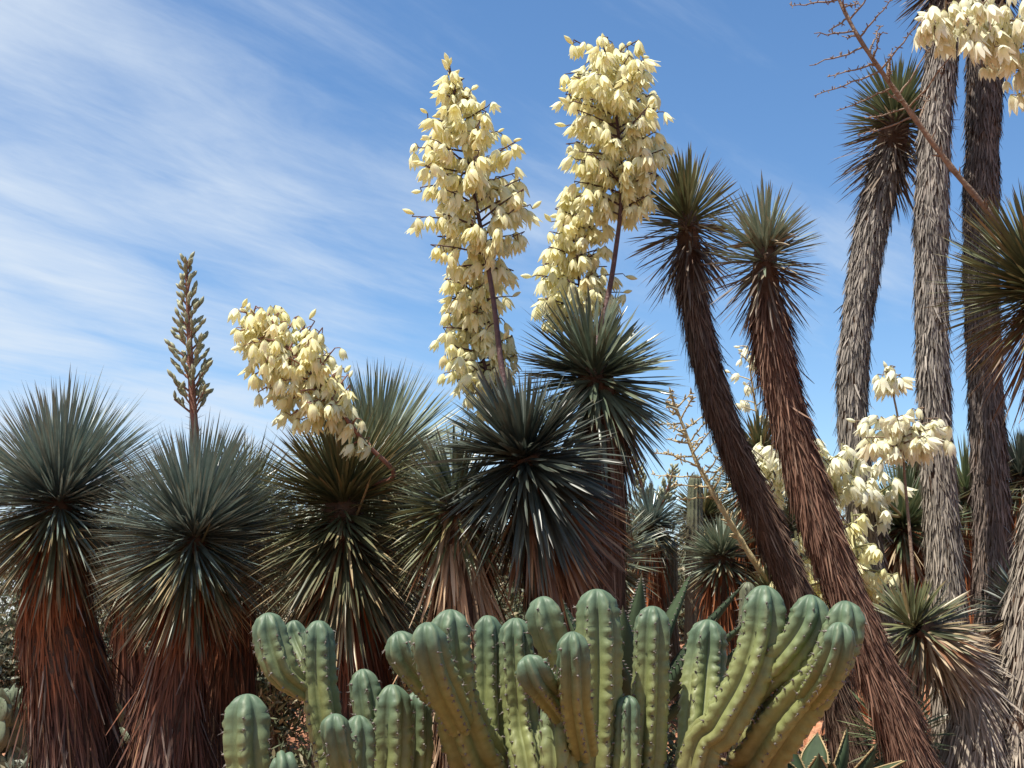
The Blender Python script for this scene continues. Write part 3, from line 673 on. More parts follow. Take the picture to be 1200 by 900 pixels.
rt3, Bt3, Pt3 = yucca('tree_yucca', 'grey shaggy tree yucca curving up to a head crossed by the bare stalk',
    [(1052, 130, 9.2, 32), (1041, 190, 9.2, 40), (1021, 270, 9.2, 38), (1004, 380, 9.2, 35), (999, 480, 9.2, 35), (1008, 580, 9.2, 36), (1022, 690, 9.2, 38), (1040, 800, 9.2, 40)],
    tree_head(.47, 'green', 180, 'brown', 300, .6), tree_bark(4600, 'bark_grey', .35, (.06, .15), .011), TALL, ind=280)
rt4, Bt4, Pt4 = yucca('tree_yucca', 'tallest grey straight tree yucca trunk between the curved grey one and a browner one',
    [(1112, -50, 8.8, 38), (1106, 40, 8.8, 38), (1096, 150, 8.8, 38), (1091, 280, 8.8, 38), (1093, 420, 8.8, 37), (1100, 560, 8.8, 38), (1108, 680, 8.8, 42), (1115, 800, 8.8, 46)],
    tree_head(.44, 'green', 220, 'brown', 260, .4), tree_bark(5600, 'bark_grey', .25, (.06, .15), .011), TALL, ind=140)
rt5, Bt5, Pt5 = yucca('tree_yucca', 'brown-grey straight tree yucca trunk beside the red-skirted yucca',
    [(1156, -60, 9.4, 44), (1155, 60, 9.4, 43), (1151, 180, 9.4, 42), (1149, 300, 9.4, 40), (1154, 440, 9.4, 40), (1160, 560, 9.4, 42), (1165, 700, 9.4, 42), (1167, 820, 9.4, 44)],
    tree_head(.44, 'green', 220, 'brown', 260, .4), tree_bark(5600, 'bark_greyd', .25, (.06, .15), .011), TALL, ind=110)
rt7, Bt7, Pt7 = yucca('tree_yucca', 'pale grey shaggy trunk beside the low bent yucca, rising out of view',
    [(1290, 380, 7.0, 60), (1250, 520, 7.0, 60), (1218, 650, 7.0, 56), (1204, 760, 7.0, 56), (1196, 880, 7.0, 64)],
    tree_head(.4, 'green', 120, 'brown', 150, .4), tree_bark(2200, 'bark_grey', .25, (.06, .15), .011), TALL, ind=20)
# low bent yucca, head turned to the camera
rt6, Bt6, Pt6 = yucca('yucca', 'low bent yucca with dry bronze leaves and thick grey shaggy trunk, among the tall trunks',
    [(1066, 728, 6.9, 30), (1096, 752, 7.0, 42), (1130, 790, 7.05, 56), (1146, 840, 7.05, 64), (1142, 900, 7.05, 70)],
    [dict(n=85, th=(0, 75), s=(-.02, .06), L=(.16, .30), W=.019, mat='olive', droop=.02, r=.03),
     dict(n=80, th=(65, 110), s=(.05, .14), L=(.22, .32), W=.015, mat='old', droop=.04, r=.05),
     dict(n=230, th=(92, 150), s=(.08, .3), L=(.20, .33), W=.015, mat='straw', droop=.08, r=.07)],
    tree_bark(1600, 'bark_grey', .14, (.14, .30), .011, .14), None, ind=280, axis=(-.45, -.35, .75))
# right edge: near head with red dead skirt, its old bare stalk and a fresh one
rr, Br, Pr = yucca('yucca', 'green yucca with red-brown dead skirt and long bare brown stalk, partly out of view',
    [(1213, 318, 5.2, 44), (1232, 380, 5.2, 54), (1256, 470, 5.2, 66), (1280, 620, 5.2, 74), (1306, 900, 5.2, 86)],
    [dict(n=420, th=(0, 85), s=(-.02, .1), L=(.32, .43), W=.015, mat='olive', droop=.02, r=.04),
     dict(n=300, th=(75, 115), s=(.06, .2), L=(.33, .42), W=.014, mat='olive', droop=.05, r=.05),
     dict(n=240, th=(108, 160), s=(.12, .38), L=(.28, .42), W=.014, mat='oldred', droop=.08, r=.08)],
    [dict(n=1200, L=(.2, .4), W=.012, splay=.08, mat='bark_rust', s0=.3, flare=.5, flare_len=.2, wild=.06)], None, ind=290)
bare_panicle(rr, Br, [W(1212, 318, 5.2), W(1160, 250, 5.15), W(1110, 190, 5.1), W(1048, 105, 5.05), W(1004, 40, 5.0), W(975, -20, 5.0), W(950, -90, 5.0)], (.0145, .0055), .44, .97, 34, .34, 'stalk_brown', .25, 16, 8, .8)
panicle(rr, Br, [W(1216, 318, 5.2), W(1240, 200, 5.1), W(1236, 90, 5.0), W(1190, 30, 4.9), W(1130, 20, 4.85), W(1074, 22, 4.85)], (.014, .005),
    [dict(t0=.50, t1=.99, n=44, w=[(.5, .2), (.7, .18), (.88, .13), (1, .07)], f=7, up=.2, tip=5, bud=.25)], .078, 'petalw', 'stalk_brown', seed=51, hang=.3)

# ------------------------------------------------------------------ cacti
def stem_geo(path, ribs, bump=.03, sp=.034, flute=.30, around=8, tip_k=1.08, phase=0.):
    """path from the tip down, radius in column 3; returns V, Q, attrs and areole points"""
    L = path.len; R0 = float(path.at(min(.08, L))[3]); cap = R0 * tip_k
    s = np.concatenate([cap * (1 - np.cos(np.linspace(0.02, np.pi / 2, 12))), np.arange(cap + .008, L, .0085)]); n = len(s)
    q = path.at(s); P = q[:, :3]; rad = q[:, 3] * np.where(s < cap, np.sqrt(np.maximum(1 - ((cap - s) / cap) ** 2, 0)), 1.0)
    rad = np.maximum(rad, .0015)
    T = unit(np.gradient(P, axis=0)); A = np.zeros_like(P); v = frame(T[-1:])[0][0]
    for i in range(n - 1, -1, -1):
        v = v - T[i] * np.dot(v, T[i]); v /= np.linalg.norm(v); A[i] = v
    Bv = np.cross(T, A); seg = ribs * around; ph = np.arange(seg) * 2 * np.pi / seg
    crest = np.abs(np.cos(ribs * ph / 2 + 0)) ; prof = crest ** .85
    k = np.arange(n)
    jit = np.array([[noise.noise((a * 23, r * 7.7, phase * 5)) for r in range(ribs)] for a in s]); jit = np.repeat(jit, around, 1)
    lump = bump * (1 + 1.4 * jit) * np.cos(2 * np.pi * s[:, None] / sp + np.repeat((np.arange(ribs) % 2) * np.pi, around)[None] + jit * 2.2) * (crest ** 2)[None]
    wob = 1 + .022 * np.sin(s * 19 + phase) + .02 * np.sin(s * 43 + 2 * phase)
    fl = np.interp(s, [0, cap * .5, cap, L], [flute * .55, flute * .8, flute, flute * .75])
    rr = rad[:, None] * wob[:, None] * (1 - fl[:, None] * (1 - prof[None]) + lump)
    pp = ph + phase
    V = P[:, None] + rr[..., None] * (A[:, None] * np.cos(pp)[None, :, None] + Bv[:, None] * np.sin(pp)[None, :, None])
    i, j = np.meshgrid(np.arange(n - 1), np.arange(seg), indexing='ij'); j2 = (j + 1) % seg
    Q = np.stack([i * seg + j, (i + 1) * seg + j, (i + 1) * seg + j2, i * seg + j2], -1).reshape(-1, 4)
    att = {'along': np.repeat(s, seg), 'rnd': np.tile(crest, n)}
    ar = []
    for r in range(ribs):
        off = .5 * (r % 2)
        for m in range(1, int(min(L, .75) / sp)):
            ss = (m + off) * sp + random.uniform(-.009, .009)
            if random.random() < .15: continue
            if ss > L - .02: continue
            ii = int(np.searchsorted(s, ss)); ii = min(ii, n - 1); jj = r * around
            ar.append((V[ii, jj], unit(V[ii, jj] - P[ii]), T[ii]))
    return V.reshape(-1, 3), Q, att, ar
def spines(areoles, root_loc, ln, parent, rs, hidden_back=True, name='spines', count=4):
    g = Geo()
    for p, n, t in areoles:
        if hidden_back and n[1] > .45: continue
        a = np.cross(n, t)
        P = np.array([p - n * .004, p + n * .0015, p + n * .004]); V, Q, al = tube(P, [.0038, .003, .001], 5); g.add(V, Q, al * 0, al)
        for k in range(rs.randint(2, count)):
            d = unit(n * rs.uniform(.4, 1.2) + a * rs.gauss(0, .7) + t * rs.gauss(0, .7)); l = ln * rs.uniform(.4, 1.3)
            V, Q, al = tube(np.array([p, p + d * l * .6, p + d * l]), [.0009, .0007, .0002], 3); g.add(V, Q, al * 0, al)
    if g.n: tag(link(name, g.mesh(name, root_loc), M['spine'], parent), kind='stuff')
def cactus(label, stems, base_px, d0, group='blue-green candelabra cacti', name='candelabra_cactus', mat='cactus', ribs=(5, 6), seed=2, ln=.012, bump=.06, sp=.034, around=8, flute=.46):
    rs = random.Random(seed); b = at(base_px, 800, d0); b[2] = ground_z(b[0], b[1]); root = thing(name, label, 'cactus', b, group)
    for st in stems:
        pts = [(*at(px, py, d), w * .98 / 2 * d / F) for px, py, d, w in st['p']]
        if st.get('root', True):
            x, y, z, r = pts[-1]; pts.append((x * .45 + b[0] * .55, y * .5 + b[1] * .5, z * .45, r * 1.05)); pts.append((b[0] + (x - b[0]) * .12, b[1] + (y - b[1]) * .12, b[2] - .03, r * 1.1))
        path = Path(pts, 14)
        V, Q, att, ar = stem_geo(path, st.get('ribs', rs.choice(ribs)), bump, sp, flute, around, phase=st.get('ph', rs.uniform(0, 6)))
        o = link('stem', mesh_np('stem', V - b, Q, att, True), M[mat], root)
        spines(ar, b, ln, o, rs)
    return root
cactus('clump of blue-green cactus stems with forked arms, in front of the budding yucca', [
    dict(p=[(289, 813, 3.25, 52), (290, 850, 3.25, 55), (294, 920, 3.25, 54)]),
    dict(p=[(313, 718, 3.45, 36), (318, 752, 3.45, 41), (332, 788, 3.45, 38), (362, 812, 3.5, 26)], root=False),
    dict(p=[(373, 727, 3.5, 38), (373, 790, 3.5, 42), (380, 850, 3.5, 44), (390, 920, 3.5, 44)]),
    dict(p=[(343, 727, 3.62, 24), (348, 750, 3.62, 27), (366, 790, 3.56, 25)], root=False),
    dict(p=[(424, 784, 3.42, 34), (428, 810, 3.42, 38), (434, 850, 3.42, 34), (446, 890, 3.45, 26)], root=False),
    dict(p=[(460, 802, 3.4, 42), (459, 850, 3.4, 46), (455, 920, 3.4, 46)]),
    dict(p=[(489, 810, 3.5, 32), (489, 850, 3.5, 34), (484, 920, 3.5, 36)]),
    dict(p=[(392, 836, 3.15, 34), (393, 858, 3.15, 36), (400, 890, 3.18, 34), (412, 930, 3.25, 28)], root=False),
    dict(p=[(420, 838, 3.3, 36), (420, 870, 3.3, 40), (416, 930, 3.3, 42)]),
    dict(p=[(332, 889, 3.1, 36), (335, 930, 3.1, 38)]),
    ], 400, 3.4, seed=4)
cactus('broad many-stemmed blue-green cactus in front of the dark leaning yucca', [
    dict(p=[(466, 740, 3.3, 38), (474, 765, 3.3, 42), (496, 796, 3.35, 38), (524, 830, 3.45, 28)], root=False),
    dict(p=[(500, 729, 3.14, 42), (503, 760, 3.14, 46), (516, 800, 3.22, 46), (540, 850, 3.38, 36)], root=False),
    dict(p=[(528, 714, 3.34, 48), (528, 760, 3.34, 52), (534, 820, 3.38, 58), (550, 870, 3.46, 64), (572, 930, 3.55, 68)]),
    dict(p=[(571, 721, 3.62, 34), (572, 760, 3.62, 37), (574, 840, 3.62, 38), (582, 930, 3.6, 38)]),
    dict(p=[(604, 724, 3.55, 38), (606, 780, 3.55, 41), (612, 850, 3.55, 44), (624, 930, 3.5, 46)]),
    dict(p=[(634, 699, 3.42, 42), (641, 730, 3.42, 46), (656, 775, 3.45, 42), (672, 830, 3.5, 36)], root=False),
    dict(p=[(699, 690, 3.42, 50), (701, 750, 3.42, 55), (700, 830, 3.42, 56), (694, 930, 3.42, 56)]),
    dict(p=[(617, 768, 3.05, 40), (626, 790, 3.06, 44), (646, 816, 3.2, 36), (668, 850, 3.35, 26)], root=False),
    dict(p=[(671, 740, 3.04, 36), (672, 775, 3.05, 40), (674, 820, 3.12, 40), (684, 880, 3.32, 34)], root=False),
    dict(p=[(651, 800, 3.35, 36), (652, 850, 3.32, 44), (654, 930, 3.3, 46)]),
    dict(p=[(765, 710, 3.5, 42), (763, 770, 3.5, 45), (760, 850, 3.5, 45), (752, 930, 3.5, 46)]),
    dict(p=[(737, 815, 3.4, 28), (735, 850, 3.4, 31), (731, 930, 3.4, 34)]),
    ], 655, 3.45, seed=7)
cactus('fan of thick upcurving blue-green cactus arms in front of the leaning trunks', [
    dict(p=[(831, 726, 3.6, 46), (826, 780, 3.6, 50), (820, 850, 3.55, 50), (812, 930, 3.5, 50)]),
    dict(p=[(896, 686, 3.4, 50), (893, 740, 3.4, 54), (876, 796, 3.4, 52), (846, 850, 3.42, 50), (816, 905, 3.46, 50)]),
    dict(p=[(951, 697, 3.36, 42), (946, 730, 3.36, 47), (922, 766, 3.38, 46), (888, 800, 3.43, 42), (856, 838, 3.46, 36)], root=False),
    dict(p=[(992, 704, 3.28, 44), (988, 740, 3.28, 50), (964, 790, 3.32, 54), (926, 836, 3.40, 60), (896, 880, 3.5, 66), (874, 930, 3.6, 68)]),
    dict(p=[(985, 729, 3.1, 36), (983, 756, 3.1, 40), (970, 788, 3.17, 38), (946, 820, 3.34, 30)], root=False),
    ], 742, 3.45, seed=9)

# ------------------------------------------------------------------ column cacti further back
def column(label, stems, base_px, d0, seed, ribs=12, group='column cacti in the background'):
    return cactus(label, stems, base_px, d0, group, 'column_cactus', 'column', (ribs,), seed, .02, .01, .03, 4, .2)
column('slim many-ribbed column cactus poking up behind the fan-shaped cactus', [dict(p=[(876, 682, 5.2, 19), (876, 730, 5.2, 21), (878, 830, 5.2, 22)])], 878, 5.2, 3, 11)
column('tall brown-topped column cactus beside the dry straw flower stalk', [dict(p=[(815, 556, 12, 17), (814, 620, 12, 20), (813, 730, 12, 22)])], 813, 12, 5, 13)
column('short column cactus beside the tall brown-topped one', [dict(p=[(787, 634, 12.4, 13), (787, 680, 12.4, 15), (787, 740, 12.4, 16)]), dict(p=[(834, 664, 12.2, 12), (833, 700, 12.2, 14), (832, 740, 12.2, 15)])], 810, 12.4, 6, 12)

# ------------------------------------------------------------------ agaves
def agave_leaf_mesh():
    n = 12; t = np.linspace(0, 1, n); w = .5 * np.interp(t, [0, .15, .45, .75, .93, 1], [.75, .8, 1, .72, .2, .01]); th = .13 * (1 - t) ** .6 + .004
    V = []; al = []
    for k in range(n):
        z = .0
        for (u, v) in ((-1, .16), (-.5, .02), (0, -.05), (.5, .02), (1, .16), (.6, -.55), (0, -1.0), (-.6, -.55)):
            V.append((t[k], u * w[k], (v if v > 0 else v * .6) * w[k] * .9 - (th[k] if v < -.2 else 0))); al.append(t[k])
    Q = [[i * 8 + j, i * 8 + (j + 1) % 8, (i + 1) * 8 + (j + 1) % 8, (i + 1) * 8 + j] for i in range(n - 1) for j in range(8)]
    return np.array(V), np.array(Q), np.array(al)
AG = agave_leaf_mesh()
def agave(label, center, leaves, Wd, seed, edge=False):
    rs = random.Random(seed); B = np.array([center[0], center[1], ground_z(center[0], center[1])]); root = thing('agave', label, 'agave', B)
    for (az, el, L, bend) in leaves:
        V, Q, al = AG; V = V.copy(); x = V[:, 0] * L; z = V[:, 2] * Wd; y = V[:, 1] * Wd
        e = R(el) + R(bend) * V[:, 0]                                    # elevation changes along the leaf
        tt = np.linspace(0, 1, 30); ee = R(el) + R(bend) * tt; cx = np.concatenate([[0], np.cumsum(np.cos(ee[:-1]))]) / 29 * L; cz = np.concatenate([[0], np.cumsum(np.sin(ee[:-1]))]) / 29 * L
        X = np.interp(V[:, 0], tt, cx) - np.sin(e) * z; Z = np.interp(V[:, 0], tt, cz) + np.cos(e) * z; a = R(az)
        P = np.stack([X * math.cos(a) - y * math.sin(a), X * math.sin(a) + y * math.cos(a), Z + (center[2] - B[2])], -1)
        o = link('leaf', mesh_np('leaf', P, Q, {'along': al, 'rnd': al * 0}, True), M['agave'], root)
        g = Geo()                                                        # margin teeth
        rows = P.reshape(-1, 8, 3)
        for jj in (0, 4):
            line = np.array([np.array([np.interp(q, np.arange(12), rows[:, jj, c]) for c in range(3)]) for q in np.linspace(.5, 10.5, 26)])
            mid = np.array([np.array([np.interp(q, np.arange(12), rows[:, 2, c]) for c in range(3)]) for q in np.linspace(.5, 10.5, 26)])
            for p, m in zip(line, mid):
                dd = unit(p - m + 1e-6); V2, Q2, a2 = tube(np.array([p - dd * .003, p + dd * .004, p + dd * .008]), [.003, .002, .0004], 4); g.add(V2, Q2, a2 * 0, a2)
            if edge: V2, Q2, a2 = tube(line, .0035, 5); g.add(V2, Q2, a2 * 0, a2)
        tag(link('leaf_margin', g.mesh('leaf_margin'), M['agave_edge' if edge else 'spine'], o), kind='stuff')
    # short stem that carries the rosette
    z0 = B[2]; V, Q, al = tube(np.array([[0, 0, -.05], [0, 0, (center[2] - z0) * .6], [0, 0, center[2] - z0 + .04]]), [.10, .085, .07], 10)
    link('stem', mesh_np('stem', V, Q, {'along': al, 'rnd': al * 0}, True), M['core'], root)
c = at(738, 862, 4.6)
agave('dark green agave with long pointed upright leaves behind the many-stemmed cactus', c,
      [(60, 80, .60, -6), (20, 72, .66, -14), (0, 60, .70, -18), (120, 76, .52, 4), (-20, 52, .62, -20), (-40, 44, .56, 8), (160, 60, .55, 6), (-100, 62, .50, 10), (-70, 78, .58, 0), (200, 40, .5, 10), (260, 30, .5, 14), (-10, 30, .55, 20)], .10, 4)
c = at(950, 962, 4.9)
agave('dark yellow-edged agave low in the shade of the fan-shaped cactus', c,
      [(-95, 28, .40, 34), (-140, 36, .44, 10), (-42, 34, .42, 26), (176, 44, .46, -24), (8, 38, .46, -20), (66, 62, .38, -16), (118, 58, .36, 14), (-82, 60, .34, -30), (-18, 58, .38, 18), (214, 66, .34, -26)], .13, 6, True)

# ------------------------------------------------------------------ background plants
BG = 'small yuccas in the background'
def small_yucca(label, px, py, d, Lpx, mat='green', low='old', bark='bark_red', wpx=30, n=480, lean=0, Wl=.022, group=BG, base_py=None):
    pts = [(px, py, d, wpx * .7), (px + lean * .3, py + 40, d, wpx), (px + lean, py + 120, d, wpx * 1.1)]
    return yucca('yucca', label, pts, full_head(Lpx, d, n, mat, low, Wl), [dict(n=700, L=(.2, .45), W=.018, splay=.07, mat=bark, s0=.2, flare=.5, flare_len=.2, wild=.06)], group, ind=60)
ra, Ba, _ = small_yucca('small grey-green yucca with two grey budding spikes, far behind the dark yucca', 762, 606, 12, 46, 'blue')
bud_spike(ra, Ba, [W(762, 606, 12), W(752, 570, 12), W(742, 534, 12)], .02, .2, .11, 30, .06, 5, 8)
bud_spike(ra, Ba, [W(766, 606, 12), W(780, 580, 12), W(790, 548, 12)], .02, .2, .11, 30, .06, 5, 9)
rb, Bb, _ = small_yucca('small pale yucca with dark rusty trunk below the dry straw flower stalk', 846, 640, 11, 46, 'pale', wpx=38)
small_yucca('small green yucca with its head right behind the dark leaning trunk', 880, 560, 13, 50, 'green')
small_yucca('small olive yucca behind the column cacti', 826, 596, 14, 44, 'olive')
rd, Bd, _ = small_yucca('spiky green yucca behind the curved grey trunk, carrying leaning ivory flower stalks', 1058, 606, 10.6, 82, 'green', 'straw', wpx=34, n=620)
small_yucca('dark green yucca seen between the two straight grey trunks', 1132, 568, 11.5, 62, 'green', 'old')
small_yucca('dark green yucca beside the brown-grey trunk, against the sky', 1196, 548, 12, 52, 'teal', 'old')
small_yucca('olive yucca far behind, between the straight grey trunk and curved grey trunk', 1078, 548, 14, 46, 'olive', 'old')
small_yucca('grey-green yucca far behind the brown-grey trunk, low over red rocks', 1182, 622, 14, 52, 'blue', 'old')
small_yucca('green yucca far behind, low between the two leaning trunks', 918, 610, 13.5, 46, 'green', 'old')
small_yucca('low pale spiky yucca at the foot of the low bent yucca', 1052, 850, 6.9, 60, 'green', 'old', n=170, wpx=24, group=None)
small_yucca('blue yucca far behind the two left yuccas', 150, 660, 12, 60, 'blue', 'old')
small_yucca('low green yucca beside the brown-grey trunk foot', 1206, 700, 8.2, 60, 'teal', 'straw', n=360)

# ivory flower stalks of the yucca behind the curved trunk
panicle(rt6, Bt6, [W(1066, 728, 6.9), W(1070, 680, 6.95), W(1062, 580, 7.0), W(1054, 500, 7.0), W(1040, 432, 7.0)], (.012, .005),
    [dict(t0=.66, t1=.80, n=15, w=[(.6, .24), (1, .22)], f=7, up=.25, bud=.1, u0=.15), dict(t0=.93, t1=1, n=6, w=[(.9, .08), (1, .05)], f=4, up=.3, bud=0, u0=.1, tip=3)],
    .092, 'petalw', 'stalk_brown', seed=61, hang=.5)
panicle(rd, Bd, [W(1058, 606, 10.6), W(1042, 590, 9.2), W(1000, 556, 8.8), W(955, 532, 8.7)], (.014, .008),
    [dict(t0=.68, t1=1, n=16, w=[(.6, .25), (1, .20)], f=6, up=.2, bud=.1, u0=.1)], .115, 'petalw', 'stalk_green', seed=62, hang=.5)
panicle(rd, Bd, [W(1058, 606, 10.6), W(1036, 600, 9.4), W(985, 566, 8.9), W(930, 552, 8.8), W(888, 538, 8.8)], (.014, .008),
    [dict(t0=.78, t1=1, n=18, w=[(.6, .28), (1, .25)], f=6, up=.2, bud=.1, u0=.1)], .115, 'petalw', 'stalk_green', seed=63, hang=.5)
rf, Bf, _ = small_yucca('low olive yucca with cream flower clusters between the leaning trunks and curved grey trunk', 985, 705, 10, 44, 'olive', wpx=26)
panicle(rf, Bf, [W(985, 705, 10), W(1004, 670, 8.6), W(1001, 632, 8.4), W(998, 600, 8.4)], (.014, .008),
    [dict(t0=.35, t1=1, n=18, w=[(0, .2), (.7, .22), (1, .14)], f=6, up=.2, bud=.1, u0=.1)], .115, 'petal', 'stalk_green', seed=64, hang=.5)
panicle(rf, Bf, [W(985, 705, 10), W(952, 690, 8.6), W(937, 655, 8.4), W(932, 622, 8.4)], (.014, .008),
    [dict(t0=.4, t1=1, n=18, w=[(0, .18), (.7, .2), (1, .14)], f=6, up=.2, bud=.1, u0=.1)], .115, 'petal', 'stalk_green', seed=65, hang=.5)
rg, Bg, _ = small_yucca('green yucca behind the leaning trunks with an open airy ivory flower stalk', 890, 520, 11.0, 44, 'olive', wpx=26, n=300)
panicle(rg, Bg, [W(890, 520, 11), W(886, 480, 11), W(880, 440, 11), W(876, 405, 11)], (.014, .006),
    [dict(t0=.2, t1=1, n=12, w=[(0, .30), (.6, .28), (1, .1)], f=3, up=.5, bud=.3, u0=.5)], .10, 'petalw', 'stalk_straw', seed=66, hang=.5)
# dry straw inflorescence
rh, Bh, _ = small_yucca('low olive yucca behind the fan-shaped cactus with a leaning dry straw flower stalk', 905, 690, 9.4, 40, 'olive', 'straw', n=260, wpx=24)
bare_panicle(rh, Bh, [W(905, 690, 9.4), W(880, 652, 9.3), W(846, 596, 9.3), W(818, 545, 9.3), W(804, 508, 9.3), W(786, 462, 9.3)], (.024, .009), .46, .98, 26, .42, 'stalk_straw', .35, 16, 12, 1.8)

# ------------------------------------------------------------------ shrubs, prickly pears, rocks
def shrub(label, px, d, h, w, n, mat, seed, leaf=(.05, .13), lw=.03, group='scrub bushes'):
    rs = np.random.default_rng(seed); x = at(px, 730, d)[0]; B = np.array([x, d, ground_z(x, d)]); root = thing('shrub', label, 'bush', B, group)
    g = Geo(); tips = []
    for i in range(26):
        a = rs.uniform(0, 6.28); l = rs.uniform(.5, 1); e = np.array([math.cos(a) * w * .5 * l * rs.uniform(.3, 1), math.sin(a) * w * .5 * l * rs.uniform(.3, 1), h * l])
        p = np.array([[0, 0, -.03], e * np.array([.35, .35, .5]) + rs.normal(0, .03, 3), e]); pa = Path(p, 4)
        V, Q, al = tube(pa.p, np.linspace(.012, .003, len(pa.p)), 5); g.add(V, Q, al * 0, al); tips.append(pa)
    link('branches', g.mesh('branches'), M['twig'], root)
    b = []; 
    n = int(n * 1.5)
    for k in range(n):
        pa = tips[rs.integers(len(tips))]; b.append(pa.at(pa.len * rs.uniform(.12, 1) ** .8) + rs.normal(0, .10 * max(h, .5), 3))
    b = np.array(b); b[:, 2] = np.abs(b[:, 2]); dv = unit(rs.normal(0, 1, (n, 3)) + np.array([0, 0, .4]))
    g = Geo(); g.add(*strips(b, dv, unit(rs.normal(0, 1, (n, 3))), rs.uniform(leaf[0], leaf[1], n), lw * rs.uniform(.6, 1.3, n), .05, 2, .2, 'oval'))
    tag(link('foliage', g.mesh('foliage'), M[mat], root), kind='stuff')
for i, (px, d, h, w, n, mt, lb) in enumerate([
        (-30, 13.5, 1.3, 1.8, 2600, 'bush2', 'grey-green bush behind the prickly pears'),
        (30, 14.0, 1.8, 2.2, 3200, 'bush', 'dark bush far behind the flowerless blue yucca'),
        (135, 13.5, 1.2, 1.6, 2600, 'bush2', 'olive-grey bush between the two blue yucca trunks'),
        (175, 14.0, 2.0, 2.4, 3600, 'bush', 'dark bush behind the gap between the two blue yuccas'),
        (330, 12.5, 2.3, 2.4, 4200, 'bush', 'dark bush behind the forked cactus arms'),
        (480, 12.0, 2.4, 2.2, 4200, 'bush', 'dark bush behind the broad olive yucca'),
        (600, 12.4, 2.4, 2.4, 4200, 'bush', 'dark bush behind the straw-skirted yucca'),
        (735, 13.5, 1.9, 1.9, 3600, 'bush', 'dark bush behind the upright-leaved agave'),
        (800, 17.5, 1.7, 2.2, 2600, 'bush2', 'grey bush far behind the column cacti'),
        (880, 14.5, 1.8, 2.0, 3600, 'bush', 'dark bush behind the small pale yucca'),
        (940, 18.0, 1.5, 2.2, 2400, 'bush2', 'grey bush behind the leaning trunks'),
        (1075, 15.0, 1.0, 1.6, 2200, 'bush', 'low bush behind the straight grey trunk'),
        (1185, 17.0, 1.3, 2.2, 2200, 'bush', 'dark bush far behind the brown-grey trunk'),
        (960, 8.6, .75, 1.1, 2200, 'bush', 'low dark bush behind the foot of the leaning trunks'),
        (1120, 9.9, .8, 1.2, 1800, 'bush2', 'low grey bush at the foot of the straight grey trunks'),
        (130, 10.2, .45, .8, 1500, 'bush2', 'low tuft at the foot of the blue yuccas'),
        (480, 9.3, .8, 1.3, 2200, 'bush', 'low dark bush behind the broad many-stemmed cactus'),
        (330, 9.0, .7, 1.1, 2000, 'bush', 'low dark bush behind the clump with forked arms'),
        (345, 6.0, .8, .9, 1500, 'bush', 'dark leafy bush under the broad olive yucca, behind the forked cactus arms'),
        (20, 9.8, .5, .9, 1600, 'bush2', 'low grey tuft beside the orange rock'),
        (790, 9.0, .9, 1.2, 2000, 'bush', 'dark bush behind the pointed agave leaves')]):
    shrub(lb, px, d, h, w, n, mt, 100 + i)

FAR = ['the prickly pears', 'the flowerless blue yucca', 'the gap between the two blue yuccas', 'the rusty trunk of the half-hidden yucca', 'the forked cactus arms',
       'the pale fan-headed yucca', 'the straw-skirted yucca', 'the dark forward-leaning yucca', 'the tall column cactus', 'the two leaning trunks', 'the curved grey trunk', 'the straight grey trunks', 'the brown-grey trunk']
for i, px in enumerate(range(-60, 1300, 105)):
    shrub('far-off bush in the back row, showing behind ' + FAR[i], px + random.uniform(-20, 20), random.uniform(20, 23), random.uniform(1.9, 2.6) if px < 700 else random.uniform(1.2, 1.7), 2.6, 3200, 'bush' if i % 3 else 'bush2', 300 + i, (.10, .22), .06, 'far bushes behind the yuccas')

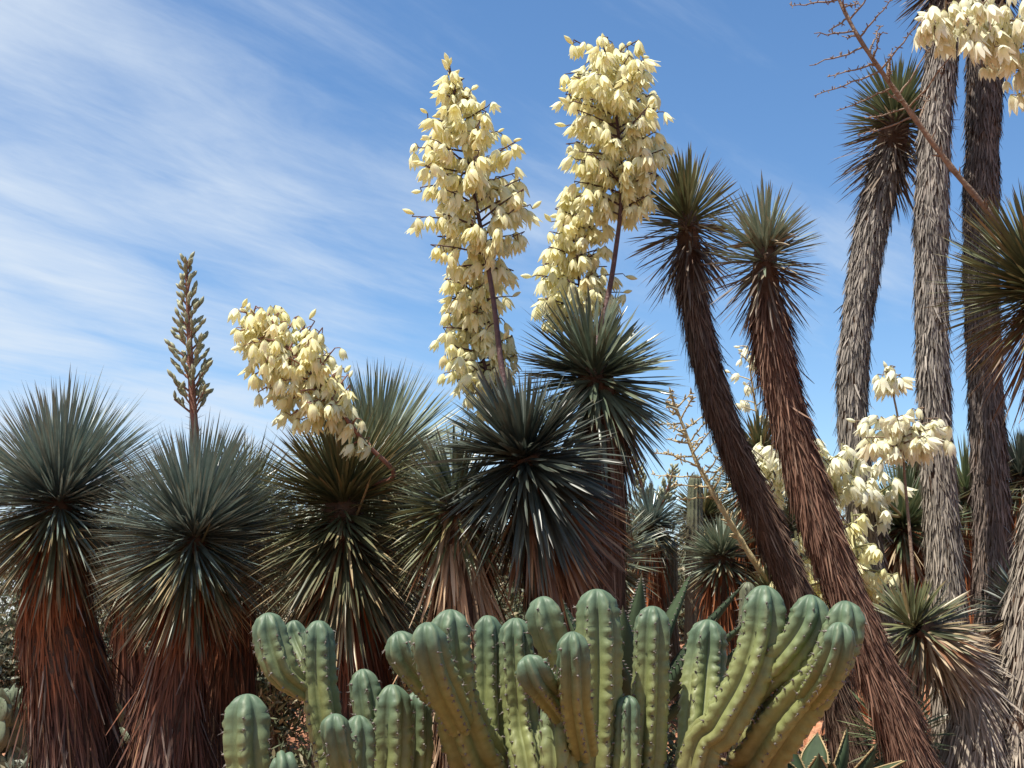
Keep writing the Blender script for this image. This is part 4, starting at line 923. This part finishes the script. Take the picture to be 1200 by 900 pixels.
def pad_mesh():
    V = []; al = []; n, s = 9, 12
    for i in range(n):
        t = i / (n - 1); z = t; w = .5 * math.sin(math.pi * min(1, .06 + t * .94) ** .85) ** .75 if t < 1 else .02
        w = max(w, .05)
        for j in range(s):
            a = j * 2 * math.pi / s; V.append((w * .8 * math.cos(a), w * .20 * math.sin(a), z)); al.append(.12)
    Q = [[i * s + j, i * s + (j + 1) % s, (i + 1) * s + (j + 1) % s, (i + 1) * s + j] for i in range(n - 1) for j in range(s)] 
    me = mesh_np('pad', np.array(V), np.array(Q), {'along': np.array(al), 'rnd': np.zeros(len(V))}, True); me.materials.append(M['pad']); return me
PAD = pad_mesh()
def prickly_pear(label, px, d, levels, seed, size=.2):
    rs = random.Random(seed); x = at(px, 730, d)[0]; B = np.array([x, d, ground_z(x, d)]); root = thing('prickly_pear', label, 'cactus', B, 'prickly pears')
    g = Geo()
    def grow(p, up, k):
        s = size * rs.uniform(.8, 1.2)
        yaw = rs.uniform(0, 3.14); q = Vector(up).to_track_quat('Z', 'Y').to_matrix() @ Matrix.Rotation(yaw, 3, 'Z')
        o = bpy.data.objects.new('pad', PAD); o.matrix_basis = (q * s).to_4x4(); o.location = Vector(p); COL.objects.link(o); o.parent = root
        for _ in range(12):
            u = rs.random(); v = rs.uniform(-.3, .3); f = Vector((v, rs.choice((-1, 1)) * .09, .15 + .7 * u)) * s; c0 = np.array(q @ f) + p; nn = np.array(q @ Vector((0, math.copysign(1, f[1]), 0)))
            V, Q, al = tube(np.array([c0, c0 + nn * .01, c0 + nn * .025]), [.004, .002, .0003], 3); g.add(V, Q, al * 0, al)
        if k <= 0: return
        for _ in range(rs.choice((1, 2, 2, 3))):
            a = rs.uniform(-.9, .9); tip = np.array(q @ Vector((math.sin(a) * .36, 0, .62 + .36 * math.cos(a)))) * s + p
            d2 = unit(np.array(q @ Vector((math.sin(a), rs.uniform(-.4, .4), math.cos(a)))) + np.array([0, 0, .35])); grow(tip - d2 * .02, d2, k - 1)
    for i in range(4):
        a = rs.uniform(0, 6.28); grow(np.array([math.cos(a) * .18, math.sin(a) * .18, -.02]), unit(np.array([math.cos(a) * .3, math.sin(a) * .3, 1])), levels)
    tag(link('spines', g.mesh('spines'), M['spine'], root), kind='stuff')
prickly_pear('tall grey-green prickly pear standing in front of the grey-green bush', 8, 11.6, 4, 3, .22)
prickly_pear('smaller prickly pear in front of the dark bush by the flowerless blue yucca', 30, 12.6, 3, 8, .20)
prickly_pear('prickly pear in the gap between the two blue yucca trunks', 138, 11.8, 4, 12, .2)

def rock(label, px, d, size, seed, zoff=.0, z=None):
    rs = random.Random(seed); x = at(px, 730, d)[0]; z = ground_z(x, d); V = []
    import bmesh
    bm = bmesh.new(); bmesh.ops.create_icosphere(bm, subdivisions=3, radius=1); o3 = Vector((seed * 3.1, 0, 0))
    for v in bm.verts:
        n = v.co.normalized(); k = 1 + .45 * noise.noise(n * 1.3 + o3) + .18 * noise.noise(n * 3.3 + o3) + .07 * noise.noise(n * 8 + o3)
        v.co = Vector((n.x * size * k, n.y * size * .8 * k, n.z * size * .7 * k))
    me = bpy.data.meshes.new('rock'); bm.to_mesh(me); bm.free()
    tag(link('rock', me, M['rock'], None, (x, d, z + size * .35)), label, 'rock', 'red rocks')
for i, (px, d, s, lb) in enumerate([
        (29, 10.6, .16, 'orange rock on the ground beside the flowerless blue yucca trunk'), (672, 12.5, .45, 'red boulder behind the dark leaning yucca trunk'),
        (862, 12.6, .5, 'red boulder behind the slim column cactus'), (640, 13.4, .35, 'red rock behind the dark leaning yucca'), (900, 13.2, .4, 'red boulder beside the leaning trunks, behind the small pale yucca'),
        (1138, 13.0, .55, 'big red boulder between the two straight grey trunks'), (1050, 12.8, .5, 'red boulder behind the spiky green yucca'), (1200, 12.2, .5, 'red boulder beside the brown-grey trunk'),
        (735, 12.0, .35, 'red rock behind the upright-leaved agave'), (560, 12.0, .4, 'red rock behind the straw-skirted yucca'), (790, 11.6, .3, 'red rock at the foot of the column cacti'), (985, 12.2, .4, 'red rock behind the curved grey trunk')]):
    rock(lb, px, d, s, i + 1)
